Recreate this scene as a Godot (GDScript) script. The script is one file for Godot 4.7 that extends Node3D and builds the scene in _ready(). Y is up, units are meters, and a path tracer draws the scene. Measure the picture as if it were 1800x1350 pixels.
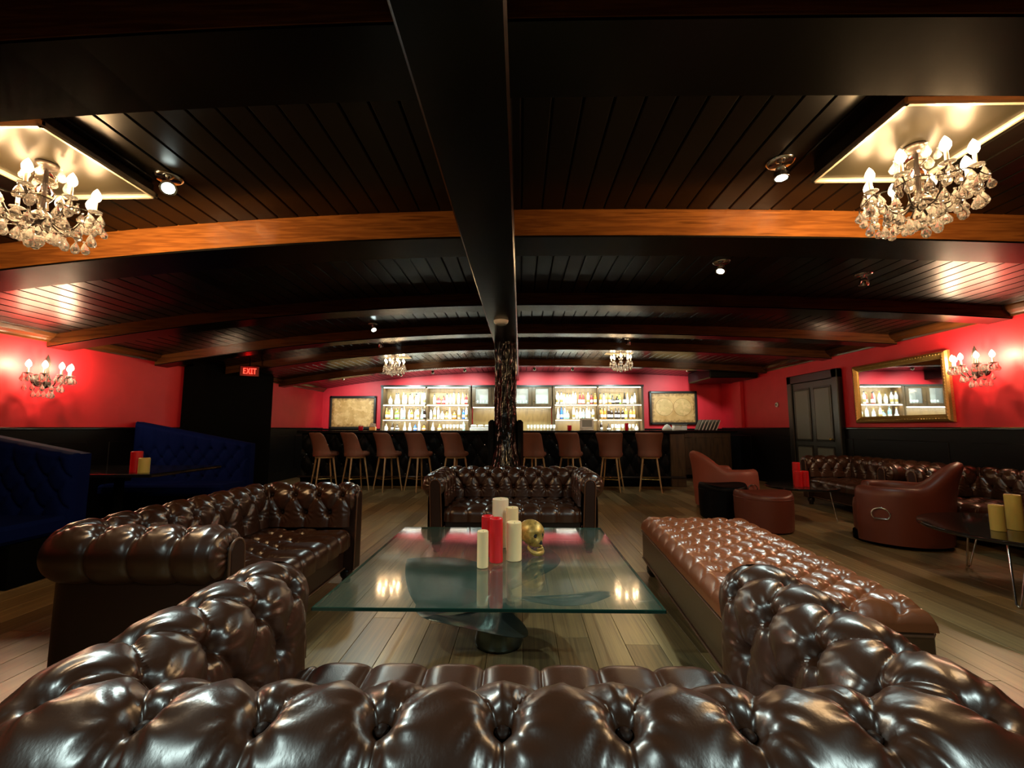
extends Node3D
# A ship-like lounge: tufted leather sofas round a glass table, long back bar behind. Depth runs along -z; P(x, y, depth).

var M := {}
var rng := RandomNumberGenerator.new()
var taken := {}

# ------------------------------------------------------------------ mesh collector
class MB:
	var v := PackedVector3Array()
	var t := PackedVector2Array()
	var i := PackedInt32Array()
	func grid(p: PackedVector3Array, nu: int, nv: int, su := 1.0, sv := 1.0) -> void:   # nu columns, nv rows, p[r * nu + c]
		var b := v.size()
		v.append_array(p)
		for r in nv:
			for c in nu:
				t.append(Vector2(su * c / (nu - 1), sv * r / (nv - 1)))
		for r in nv - 1:
			for c in nu - 1:
				var a := b + r * nu + c
				i.append_array(PackedInt32Array([a, a + 1, a + nu, a + 1, a + nu + 1, a + nu]))
	func face(q: Array, uv: Array = []) -> void:             # one flat polygon of its own vertices
		var b := v.size()
		for k in q.size():
			v.append(q[k])
			t.append(uv[k] if uv else Vector2(q[k].x + q[k].z, q[k].y))
		for k in range(1, q.size() - 1):
			i.append_array(PackedInt32Array([b, b + k, b + k + 1]))
	func face_out(q: Array, c: Vector3, uv: Array = []) -> void:   # wound so that it looks away from c
		var n: Vector3 = (q[1] - q[0]).cross(q[2] - q[0])
		if n.dot(q[0] - c) > 0.0:
			q.reverse()
			if uv:
				uv.reverse()
		face(q, uv)
	func box(c: Vector3, s: Vector3, b := 0.0) -> void:       # chamfered box
		b = minf(b, 0.45 * minf(s.x, minf(s.y, s.z)))
		var h := s * 0.5
		var m := v.size()
		for ax in 3:
			for sg in [-1.0, 1.0]:
				var q := []
				var uv := []
				for k in [[-1, -1], [1, -1], [1, 1], [-1, 1]]:
					var p := Vector3()
					p[ax] = sg * h[ax]
					p[(ax + 1) % 3] = k[0] * (h[(ax + 1) % 3] - b)
					p[(ax + 2) % 3] = k[1] * (h[(ax + 2) % 3] - b)
					q.append(p + c)
					uv.append(Vector2(k[0] * 0.5 + 0.5, k[1] * 0.5 + 0.5))
				face_out(q, c, uv)
		if b > 0.0:
			for ax in 3:
				var a1 := (ax + 1) % 3
				var a2 := (ax + 2) % 3
				for s1 in [-1.0, 1.0]:
					for s2 in [-1.0, 1.0]:
						var q := []
						for k in [[-1.0, 0], [1.0, 0], [1.0, 1], [-1.0, 1]]:
							var p := Vector3()
							p[ax] = k[0] * (h[ax] - b)
							p[a1] = s1 * (h[a1] - (b if k[1] == 0 else 0.0))
							p[a2] = s2 * (h[a2] - (0.0 if k[1] == 0 else b))
							q.append(p + c)
						face_out(q, c)
			for sx in [-1.0, 1.0]:
				for sy in [-1.0, 1.0]:
					for sz in [-1.0, 1.0]:
						face_out([c + Vector3(sx * h.x, sy * (h.y - b), sz * (h.z - b)), c + Vector3(sx * (h.x - b), sy * h.y, sz * (h.z - b)), c + Vector3(sx * (h.x - b), sy * (h.y - b), sz * h.z)], c)
	func lathe(pr: Array, seg := 16, c := Vector3.ZERO, flat := false, turn := 0.0) -> void:   # pr: Vector2(radius, height) from bottom to top
		if flat:
			for r in pr.size() - 1:
				for k in seg:
					var a := TAU * (k + turn) / seg
					var a2 := TAU * (k + 1 + turn) / seg
					var q := []
					for w in [[pr[r], a], [pr[r], a2], [pr[r + 1], a2], [pr[r + 1], a]]:
						var p := c + Vector3(w[0].x * cos(w[1]), w[0].y, w[0].x * sin(w[1]))
						if q.is_empty() or not q[-1].is_equal_approx(p) and not q[0].is_equal_approx(p):
							q.append(p)
					if q.size() > 2:
						face(q)
			return
		var p := PackedVector3Array()
		for k in pr:
			for s in seg + 1:
				p.append(c + Vector3(k.x * cos(TAU * s / seg), k.y, k.x * sin(TAU * s / seg)))
		grid(p, seg + 1, pr.size())
	func tube(pts: Array, r0: float, r1 := -1.0, seg := 8, closed := false) -> void:
		r1 = r0 if r1 < 0 else r1
		var p := PackedVector3Array()
		var n := pts.size()
		var up := Vector3.UP
		var ext := 0 if closed else 1
		for k in range(-ext, n + (1 if closed else ext)):
			var kk := clampi(k, 0, n - 1) if not closed else k % n
			var d: Vector3
			if closed:
				d = pts[(kk + 1) % n] - pts[(kk + n - 1) % n]
			else:
				d = pts[mini(kk + 1, n - 1)] - pts[maxi(kk - 1, 0)]
			d = d.normalized()
			if absf(d.dot(up)) > 0.95:
				up = Vector3.RIGHT if absf(d.x) < 0.8 else Vector3.BACK
			var sx := d.cross(up).normalized()
			up = sx.cross(d).normalized()
			var r := lerpf(r0, r1, float(kk) / maxi(n - 1, 1))
			if not closed and (k < 0 or k >= n):
				r = 0.0
			for s in seg + 1:
				var a := TAU * s / seg
				p.append(pts[kk] + (sx * cos(a) + up * sin(a)) * r)
		grid(p, seg + 1, p.size() / (seg + 1))
	func prism(o: PackedVector2Array, z0: float, z1: float, b := 0.0) -> void:   # outline in xy, extruded along z, bevelled at z1
		var inner := PackedVector2Array()
		if b > 0.0:
			var g := Geometry2D.offset_polygon(o, -b, Geometry2D.JOIN_MITER)
			if g.size() == 1 and g[0].size() == o.size():
				var c0 := 0
				for k in o.size():                              # line the inner ring up with the outer one
					if g[0][k].distance_to(o[0]) < g[0][c0].distance_to(o[0]):
						c0 = k
				for k in o.size():
					inner.append(g[0][(k + c0) % o.size()])
		if inner.is_empty():
			inner = o
			b = 0.0
		var ccw := not Geometry2D.is_polygon_clockwise(o)
		for k in o.size():
			var j := (k + 1) % o.size()
			var q := [Vector3(o[k].x, o[k].y, z0), Vector3(o[j].x, o[j].y, z0), Vector3(o[j].x, o[j].y, z1 - b), Vector3(o[k].x, o[k].y, z1 - b)]
			var q2 := [q[3], q[2], Vector3(inner[j].x, inner[j].y, z1), Vector3(inner[k].x, inner[k].y, z1)]
			if ccw:
				q.reverse()
				q2.reverse()
			face(q)
			if b > 0.0:
				face(q2)
		for f in [[o, z0, false], [inner, z1, true]]:
			var tr := Geometry2D.triangulate_polygon(f[0])
			for k in range(0, tr.size(), 3):
				var q := []
				for m in 3:
					q.append(Vector3(f[0][tr[k + m]].x, f[0][tr[k + m]].y, f[1]))
				var nz: float = (q[1] - q[0]).cross(q[2] - q[0]).z
				if (nz > 0.0) == f[2]:
					q.reverse()
				face(q)
	func moved(x: Transform3D, from := 0) -> void:
		for k in range(from, v.size()):
			v[k] = x * v[k]
	func mesh() -> ArrayMesh:
		var vol := 0.0
		var cen := Vector3.ZERO
		for k in v:
			cen += k
		cen /= maxi(v.size(), 1)
		for k in range(0, i.size(), 3):
			vol += (v[i[k]] - cen).dot((v[i[k + 1]] - cen).cross(v[i[k + 2]] - cen))
		if vol > 0.0:
			for k in range(0, i.size(), 3):
				var a := i[k + 1]
				i[k + 1] = i[k + 2]
				i[k + 2] = a
		var n := PackedVector3Array()
		n.resize(v.size())
		for k in range(0, i.size(), 3):
			var c := (v[i[k + 2]] - v[i[k]]).cross(v[i[k + 1]] - v[i[k]])
			n[i[k]] += c
			n[i[k + 1]] += c
			n[i[k + 2]] += c
		for k in n.size():
			n[k] = n[k].normalized() if n[k].length_squared() > 1e-18 else Vector3.UP
		var a := []
		a.resize(Mesh.ARRAY_MAX)
		a[Mesh.ARRAY_VERTEX] = v
		a[Mesh.ARRAY_NORMAL] = n
		a[Mesh.ARRAY_TEX_UV] = t
		a[Mesh.ARRAY_INDEX] = i
		var m := ArrayMesh.new()
		m.add_surface_from_arrays(Mesh.PRIMITIVE_TRIANGLES, a)
		return m

# ------------------------------------------------------------------ naming and tagging
func P(x: float, y: float, d: float) -> Vector3:
	return Vector3(x, y, -d)

func numbered(called: String) -> String:
	var n: int = taken.get(called, 0)
	taken[called] = n + 1
	return called if n == 0 else "%s_%03d" % [called, n]

func tag(o: Node, label: String, category: String, group := "") -> Node:
	o.set_meta("label", label)
	o.set_meta("category", category)
	if group:
		o.set_meta("group", group)
	return o

func thing(called: String, label: String, category: String, at := Vector3.ZERO, turn := 0.0, group := "") -> Node3D:
	var o := Node3D.new()
	o.name = numbered(called)
	add_child(o)
	o.position = at
	o.rotation.y = turn
	tag(o, label, category, group)
	return o

func obj(called: String, shape: Variant, mat: Material, parent: Node = null, at := Vector3.ZERO) -> MeshInstance3D:
	var o := MeshInstance3D.new()
	o.mesh = shape.mesh() if shape is MB else shape
	o.material_override = mat
	o.name = called if parent else numbered(called)
	(parent if parent else self).add_child(o, true)
	o.position = at
	return o

func struct(called: String, shape: Variant, mat: Material) -> MeshInstance3D:
	var o := obj(called, shape, mat)
	o.set_meta("kind", "structure")
	return o

func dup(root: Node3D, at: Vector3, turn: float, label: String, group := "", size := 1.0) -> Node3D:
	var base_name := String(root.name)
	if base_name.length() > 4 and base_name[-4] == "_" and base_name.right(3).is_valid_int():
		base_name = base_name.left(-4)
	var r: Node3D = root.duplicate()
	r.name = numbered(base_name)
	add_child(r)
	r.position = at
	r.rotation = Vector3(0, turn, 0)
	r.scale = Vector3.ONE * size
	r.set_meta("label", label)
	if group:
		r.set_meta("group", group)
	return r

func boxm(s: Vector3, b := 0.004, c := Vector3.ZERO) -> MB:
	var m := MB.new()
	m.box(c, s, b)
	return m

func lathem(pr: Array, seg := 16, flat := false) -> MB:
	var m := MB.new()
	m.lathe(pr, seg, Vector3.ZERO, flat)
	return m

func tubem(pts: Array, r0: float, r1 := -1.0, seg := 8, closed := false) -> MB:
	var m := MB.new()
	m.tube(pts, r0, r1, seg, closed)
	return m

func ordinal(n: int) -> String:
	return ["first", "second", "third", "fourth", "fifth", "sixth", "seventh", "eighth", "ninth", "tenth", "eleventh", "twelfth", "thirteenth", "fourteenth", "fifteenth", "sixteenth", "seventeenth", "eighteenth", "nineteenth", "twentieth", "21st", "22nd", "23rd", "24th", "25th", "26th"][n]

# ------------------------------------------------------------------ materials
func mat(c: Color, rough := 0.5, metal := 0.0, spec := 0.5) -> StandardMaterial3D:
	var m := StandardMaterial3D.new()
	m.albedo_color = c.linear_to_srgb()
	m.roughness = rough
	m.metallic = metal
	m.metallic_specular = spec
	return m

func glow(c: Color, e: float) -> StandardMaterial3D:
	var m := mat(Color(0.8, 0.8, 0.8), 0.4)
	m.emission_enabled = true
	m.emission = c
	m.emission_energy_multiplier = e
	return m

func pane(c: Color, a: float) -> StandardMaterial3D:
	var m := mat(c, 0.05)
	m.transparency = BaseMaterial3D.TRANSPARENCY_ALPHA
	m.albedo_color.a = a
	return m

func solid_glass(c: Color) -> StandardMaterial3D:
	var m := mat(c, 0.0)
	m.refraction_enabled = true
	m.refraction_scale = 0.05
	m.albedo_color.a = 0.0
	return m

func noise_tex(freq: float, ramp: Array, seed_ := 1, w := 512, h := 512, oct := 4, normal := false, bump := 4.0) -> NoiseTexture2D:
	var n := FastNoiseLite.new()
	n.seed = seed_
	n.frequency = freq
	n.fractal_octaves = oct
	var t := NoiseTexture2D.new()
	t.width = w
	t.height = h
	t.seamless = true
	t.noise = n
	if normal:
		t.as_normal_map = true
		t.bump_strength = bump
	if ramp:
		var g := Gradient.new()
		var off := PackedFloat32Array()
		var col := PackedColorArray()
		for k in ramp.size():
			off.append(float(k) / (ramp.size() - 1))
			col.append(ramp[k].linear_to_srgb())
		g.offsets = off
		g.colors = col
		t.color_ramp = g
	return t

func grain(m: StandardMaterial3D, tex: Texture2D, scale: Vector3, world := true) -> StandardMaterial3D:
	m.albedo_color = Color.WHITE
	m.albedo_texture = tex
	m.uv1_triplanar = true
	m.uv1_world_triplanar = world
	m.uv1_scale = scale
	return m

func make_materials() -> void:
	var hide_normal := noise_tex(0.09, [], 5, 256, 256, 3, true, 2.0)
	for k in [["leather", Color(0.043, 0.0148, 0.0058), 0.30], ["leather_tan", Color(0.19, 0.055, 0.018), 0.3], ["leather_rust", Color(0.13, 0.030, 0.016), 0.42], ["leather_rose", Color(0.34, 0.09, 0.06), 0.45], ["leather_stool", Color(0.20, 0.075, 0.045), 0.5], ["leather_black", Color(0.0035, 0.0035, 0.004), 0.42]]:
		var l := mat(k[1], k[2], 0.0, 0.68 if k[0] in ["leather", "leather_tan"] else (0.2 if k[0] == "leather_black" else 0.5))
		l.normal_enabled = true
		l.normal_texture = hide_normal
		l.normal_scale = 0.12
		l.uv1_triplanar = true
		l.uv1_scale = Vector3(6, 6, 6)
		M[k[0]] = l
	M.leather_dark = mat(Color(0.024, 0.009, 0.005), 0.35)
	M.button = mat(Color(0.018, 0.007, 0.004), 0.5, 0.0, 0.3)
	M.welt = mat(Color(0.11, 0.05, 0.025), 0.35)
	M.foot = mat(Color(0.012, 0.007, 0.005), 0.18)
	M.red_wall = grain(mat(Color.WHITE, 0.55), noise_tex(0.012, [Color(0.56, 0.010, 0.020), Color(0.66, 0.015, 0.028)], 3, 256, 256), Vector3(0.5, 0.5, 0.5))
	M.black_panel = mat(Color(0.004, 0.0035, 0.0035), 0.35, 0.0, 0.25)
	M.black_matt = mat(Color(0.002, 0.002, 0.002), 0.8, 0.0, 0.12)
	M.black_gloss = mat(Color(0.008, 0.008, 0.008), 0.12)
	var brown := noise_tex(0.02, [Color(0.09, 0.030, 0.007), Color(0.27, 0.10, 0.022), Color(0.16, 0.055, 0.013), Color(0.34, 0.13, 0.03)], 11, 512, 512, 5)
	M.beam = grain(mat(Color.WHITE, 0.16), brown, Vector3(0.12, 1.6, 1.6))
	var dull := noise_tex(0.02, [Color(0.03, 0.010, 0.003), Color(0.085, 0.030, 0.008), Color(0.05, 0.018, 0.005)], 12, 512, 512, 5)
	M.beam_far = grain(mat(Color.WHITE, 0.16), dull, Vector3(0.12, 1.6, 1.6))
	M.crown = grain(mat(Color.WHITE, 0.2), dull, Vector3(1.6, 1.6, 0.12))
	for k in 3:
		M["board_%d" % k] = mat([Color(0.0045, 0.0038, 0.003), Color(0.006, 0.005, 0.0036), Color(0.0035, 0.003, 0.0025)][k], 0.24 + 0.04 * k, 0.0, 0.32)
	M.beam_black = mat(Color(0.004, 0.0035, 0.0025), 0.24, 0.0, 0.28)
	M.ceiling_core = mat(Color(0.004, 0.004, 0.004), 0.6)
	for k in 5:
		var b: Color = [Color(0.27, 0.18, 0.083), Color(0.21, 0.138, 0.062), Color(0.33, 0.228, 0.112), Color(0.17, 0.11, 0.05), Color(0.25, 0.168, 0.083)][k]
		M["plank_%d" % k] = grain(mat(Color.WHITE, 0.33), plank_tex(b, 40 + k), Vector3(2.2, 2.2, 0.33))
	M.floor_core = mat(Color(0.06, 0.045, 0.03), 0.7)
	M.trunk = mat(Color(0.004, 0.004, 0.0035), 0.16)
	M.trunk.normal_enabled = true
	M.trunk.normal_scale = 0.35
	M.trunk.normal_texture = noise_tex(0.03, [], 9, 256, 256, 4, true, 8.0)
	M.trunk.uv1_triplanar = true
	M.trunk.uv1_scale = Vector3(3, 0.6, 3)
	M.glass = solid_glass(Color(0.90, 0.97, 0.93))
	M.crystal = solid_glass(Color(0.97, 0.965, 0.95))
	M.crystal.albedo_color.a = 0.14
	M.crystal_rose = solid_glass(Color(0.98, 0.90, 0.86))
	M.pane = pane(Color(0.9, 0.95, 0.92), 0.06)
	M.chrome = mat(Color(0.75, 0.75, 0.74), 0.12, 1.0)
	M.steel = mat(Color(0.13, 0.17, 0.155), 0.2, 0.9)
	M.brass = mat(Color(0.55, 0.36, 0.12), 0.28, 1.0)
	M.iron = mat(Color(0.05, 0.04, 0.035), 0.35, 0.6)
	M.white = mat(Color(0.75, 0.73, 0.68), 0.4)
	M.cream_trim = mat(Color(0.16, 0.145, 0.11), 0.35)
	M.box_plate = mat(Color(0.0085, 0.0075, 0.0045), 0.3, 0.0, 0.35)
	M.bulb = glow(Color(1.0, 0.88, 0.72), 18.0)
	M.bulb_wall = glow(Color(1.0, 0.88, 0.74), 9.0)
	M.spot_face = glow(Color(0.92, 1.0, 0.97), 26.0)
	M.spot_dim = glow(Color(0.92, 0.95, 1.0), 3.0)
	M.led = glow(Color(1.0, 0.96, 0.88), 8.0)
	M.glass_edge = mat(Color(0.01, 0.035, 0.025), 0.06)
	M.table_glass = pane(Color(0.25, 0.5, 0.4), 0.045)
	M.exit_red = glow(Color(1.0, 0.03, 0.03), 1.1)
	M.candle_tube = mat(Color(0.75, 0.68, 0.55), 0.5)
	for k in [["wax_cream", Color(0.84, 0.66, 0.36)], ["wax_ivory", Color(0.82, 0.68, 0.48)], ["wax_red", Color(0.62, 0.008, 0.012)], ["wax_yellow", Color(0.58, 0.50, 0.14)]]:
		var w := mat(k[1], 0.42)
		w.subsurf_scatter_enabled = true
		w.subsurf_scatter_strength = 0.25
		M[k[0]] = w
	M.wick = mat(Color(0.02, 0.02, 0.02), 0.9)
	M.gold = grain(mat(Color.WHITE, 0.42, 0.45), noise_tex(0.02, [Color(0.05, 0.03, 0.01), Color(0.62, 0.40, 0.10), Color(0.30, 0.18, 0.04), Color(0.75, 0.50, 0.16)], 21, 256, 256), Vector3(4, 4, 4), false)
	M.gilt = grain(mat(Color.WHITE, 0.3, 0.85), noise_tex(0.05, [Color(0.20, 0.12, 0.03), Color(0.70, 0.48, 0.16), Color(0.45, 0.28, 0.08)], 23, 256, 256), Vector3(6, 6, 6), false)
	M.mirror = mat(Color(0.88, 0.88, 0.86), 0.02, 1.0)
	M.velvet = mat(Color(0.002, 0.0065, 0.055), 0.8, 0.0, 0.12)
	M.velvet.rim_enabled = true
	M.velvet.rim = 0.1
	M.velvet.rim_tint = 0.8
	M.table_black = mat(Color(0.012, 0.011, 0.010), 0.08)
	M.oak = grain(mat(Color.WHITE, 0.4), noise_tex(0.02, [Color(0.09, 0.058, 0.020), Color(0.16, 0.105, 0.038), Color(0.12, 0.078, 0.028)], 31, 256, 256), Vector3(2.5, 0.3, 2.5))
	M.oak_dark = grain(mat(Color.WHITE, 0.35), noise_tex(0.02, [Color(0.025, 0.014, 0.006), Color(0.07, 0.04, 0.017), Color(0.04, 0.022, 0.009)], 33, 256, 256), Vector3(2.5, 0.3, 2.5))
	M.frost = mat(Color(0.26, 0.265, 0.24), 0.6)
	M.door = mat(Color(0.02, 0.024, 0.02), 0.35)
	M.door_frame = mat(Color(0.010, 0.011, 0.010), 0.3)
	M.leg_wood = mat(Color(0.42, 0.25, 0.11), 0.35)
	M.parchment_one = mat(Color.WHITE, 0.55)
	M.parchment_one.albedo_texture = map_tex(7, false)
	M.parchment_two = mat(Color.WHITE, 0.55)
	M.parchment_two.albedo_texture = map_tex(19, true)
	M.bottle_c = pane(Color(0.92, 0.94, 0.93), 0.35)
	M.bottle_w = mat(Color(0.82, 0.80, 0.76), 0.2)
	M.bottle_p = pane(Color(0.9, 0.72, 0.66), 0.5)
	M.bottle_r = pane(Color(0.45, 0.05, 0.06), 0.7)
	M.bottle_a = pane(Color(0.62, 0.32, 0.08), 0.65)
	M.bottle_o = pane(Color(0.72, 0.26, 0.04), 0.7)
	M.bottle_g = pane(Color(0.28, 0.62, 0.08), 0.65)
	M.bottle_t = pane(Color(0.34, 0.66, 0.66), 0.55)
	M.bottle_b = pane(Color(0.04, 0.16, 0.72), 0.75)
	M.bottle_d = mat(Color(0.02, 0.012, 0.01), 0.15)
	M.bottle_y = pane(Color(0.66, 0.60, 0.10), 0.65)
	M.paper = mat(Color(0.86, 0.84, 0.78), 0.6)
	M.cap_dark = mat(Color(0.03, 0.03, 0.03), 0.4)
	M.cap_gold = mat(Color(0.6, 0.45, 0.18), 0.35, 0.7)
	M.red_glass = mat(Color(0.55, 0.01, 0.03), 0.15)

func plank_tex(b: Color, seed_: int) -> ImageTexture:     # long wood grain, stretched along v
	var w := 256
	var n := FastNoiseLite.new()
	n.seed = seed_
	n.frequency = 0.03
	n.fractal_octaves = 4
	var im := Image.create(w, w, false, Image.FORMAT_RGB8)
	for y in w:
		for x in w:
			var s := n.get_noise_2d(x * 1.6, minf(y, w - y) * 0.25)
			var f := n.get_noise_2d(x * 6.0 + 400.0, minf(y, w - y) * 0.5)
			var k := 0.92 + 0.42 * s + 0.30 * f
			im.set_pixel(x, y, Color(b.r * k, b.g * k, b.b * k * (0.95 - 0.1 * s)).linear_to_srgb())
	return ImageTexture.create_from_image(im)

func map_tex(seed_: int, twin: bool) -> ImageTexture:      # an aged parchment with land masses, lines of latitude and blotches
	var w := 320
	var h := 220
	var n := FastNoiseLite.new()
	n.seed = seed_
	n.frequency = 0.012
	n.fractal_octaves = 5
	var im := Image.create(w, h, false, Image.FORMAT_RGB8)
	for y in h:
		for x in w:
			var k := n.get_noise_2d(x, y)
			var c := Color(0.56, 0.38, 0.16).lerp(Color(0.76, 0.57, 0.32), clampf(0.5 + k, 0, 1))
			var e := minf(minf(x, w - x) / 26.0, minf(y, h - y) / 26.0)
			c = c.lerp(Color(0.20, 0.10, 0.03), clampf(0.9 - e + n.get_noise_2d(x * 3.0, y * 3.0) * 0.8, 0, 0.85))
			var land := n.get_noise_2d(x * 1.5 + 900.0, y * 1.5)
			var inside := true
			if twin:
				var r1 := Vector2(x - 94, y - 104).length()
				var r2 := Vector2(x - 226, y - 104).length()
				inside = minf(r1, r2) < 64.0
				if absf(minf(r1, r2) - 65.0) < 1.3:
					c = c.lerp(Color(0.16, 0.08, 0.03), 0.7)
				elif inside:
					c = c.lerp(Color(0.70, 0.62, 0.38), 0.45)
			else:
				inside = x > 24 and x < w - 24 and y > 20 and y < h - 20
			if inside and land > 0.1:
				c = c.lerp(Color(0.86, 0.66, 0.42), 0.6)
			if inside and absf(land - 0.1) < 0.012:
				c = c.lerp(Color(0.22, 0.11, 0.04), 0.65)
			if inside and (x % 32 == 0 or y % 26 == 0):
				c = c.lerp(Color(0.30, 0.17, 0.07), 0.25)
			im.set_pixel(x, y, Color(c.r * 0.85, c.g * 0.62, c.b * 0.40).linear_to_srgb())
	return ImageTexture.create_from_image(im)

# ------------------------------------------------------------------ lamps
func omni(parent: Node, at: Vector3, c: Color, e: float, size := 0.02) -> void:
	var l := OmniLight3D.new()
	l.name = "lamp_light"
	parent.add_child(l, true)
	l.position = at
	l.light_color = c
	l.light_energy = e
	l.light_size = size
	l.omni_range = 25.0
	l.omni_attenuation = 2.0
	l.shadow_enabled = true

func area(parent: Node, at: Vector3, towards: Vector3, s: Vector2, c: Color, e: float) -> void:
	var l := AreaLight3D.new()
	l.name = "strip_light"
	parent.add_child(l, true)
	l.position = at
	l.basis = Basis.looking_at(towards, Vector3.UP if absf(towards.normalized().y) < 0.9 else Vector3.BACK)
	l.area_size = s
	l.light_color = c
	l.light_energy = e
	l.area_normalize_energy = true
	l.area_range = 20.0
	l.shadow_enabled = true

const WARM := Color(1.0, 0.80, 0.56)
const COOL := Color(0.90, 1.0, 0.98)

# ------------------------------------------------------------------ ceiling shape
func camber(x: float) -> float:
	return (0.0155 if x < 0.0 else 0.0062) * x * x

func ceil_y(x: float) -> float:
	return 2.74 - camber(x)

# ------------------------------------------------------------------ tufting
# Height of a buttoned surface at (u, v): rows of buttons v0, v0 + dv, ..., staggered by half of du; pillows between the folds that join them, straight pleats beyond the outer rows.
func tuft(u: float, v: float, u0: float, du: float, v0: float, dv: float, rows: int, hgt: float, hole: float, wrinkle := 0.0022, shift := 0) -> float:
	var dist: float
	var vr := (v - v0) / dv
	var last := float(rows - 1)
	var s := (u - u0) / du
	var fade := 1.0
	if vr <= 0.0 or vr >= last:
		var r := 0 if vr <= 0.0 else rows - 1
		var f := s - 0.5 * ((r + shift) % 2)
		f = absf(f - roundf(f))
		dist = f * du
		fade = 1.0 - 0.35 * clampf((-vr if vr <= 0.0 else vr - last) * dv / 0.2, 0.0, 1.0)
	else:
		var r := int(vr)
		var tt := vr - r
		var f := s - 0.5 * ((r + shift) % 2)
		f = absf(f - roundf(f))
		dist = absf(f - 0.5 * tt) * du * dv / sqrt(dv * dv + 0.25 * du * du)
	var q := clampf(dist / (0.34 * du), 0.0, 1.0)
	var h := hgt * (1.0 - fade * (0.7 * pow(1.0 - q, 2.0) + 0.3 * pow(1.0 - q, 9.0)))
	# nearest button
	var rr := clampi(roundi(vr), 0, rows - 1)
	for r2 in [rr - 1, rr, rr + 1]:
		if r2 < 0 or r2 >= rows:
			continue
		var f2: float = s - 0.5 * ((r2 + shift) % 2)
		f2 = (f2 - roundf(f2)) * du
		var dvv: float = v - v0 - r2 * dv
		var d2: float = f2 * f2 + dvv * dvv
		if d2 < 0.012:
			var d := sqrt(d2)
			h -= hole * exp(-d2 / (0.013 * du * du)) + 0.38 * hole * exp(-d / (0.17 * du))
			if wrinkle > 0.0 and d > 0.01:
				h += wrinkle * cos(11.0 * atan2(f2, dvv) + 2.0 * sin(u * 37.0)) * exp(-pow((d - 0.3 * du) / (0.14 * du), 2.0))
	return h

# ------------------------------------------------------------------ sofa
const SA := 0.77       # half distance between the arm rolls
const SZB := -0.33     # back roll
const SZF := 0.42      # arm fronts
const SR := 0.105      # roll radius
const SRC := 0.10      # corner radius
const SY := 0.635      # roll centre height

func u_path(u: float) -> Array:                            # (point in plan, outward normal)
	var l1 := SZF - SZB - SRC
	var la := SRC * PI / 2
	var lb := 2.0 * (SA - SRC)
	if u < l1:
		return [Vector2(-SA, SZF - u), Vector2(-1, 0)]
	u -= l1
	if u < la:
		var a := u / SRC
		return [Vector2(-SA + SRC, SZB + SRC) + SRC * Vector2(-cos(a), -sin(a)), Vector2(-cos(a), -sin(a))]
	u -= la
	if u < lb:
		return [Vector2(-SA + SRC + u, SZB), Vector2(0, -1)]
	u -= lb
	if u < la:
		var a := u / SRC
		return [Vector2(SA - SRC, SZB + SRC) + SRC * Vector2(sin(a), -cos(a)), Vector2(sin(a), -cos(a))]
	u -= la
	return [Vector2(SA, SZB + SRC + u), Vector2(1, 0)]

func sofa_length() -> float:
	return 2.0 * (SZF - SZB - SRC) + SRC * PI + 2.0 * (SA - SRC)

const SV0 := 0.20
const SVT := 0.685
func roll_point(u: float, v: float, h: float) -> Vector3:
	var pn := u_path(u)
	var o: float
	var y: float
	if v < SV0:
		o = -SR - h
		y = SY - SV0 + v
	else:
		var a := PI - (v - SV0) / SR
		o = cos(a) * (SR + h)
		y = SY + sin(a) * (SR + h)
	var q: Vector2 = pn[0] + pn[1] * o
	return Vector3(q.x, y, q.y)

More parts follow.
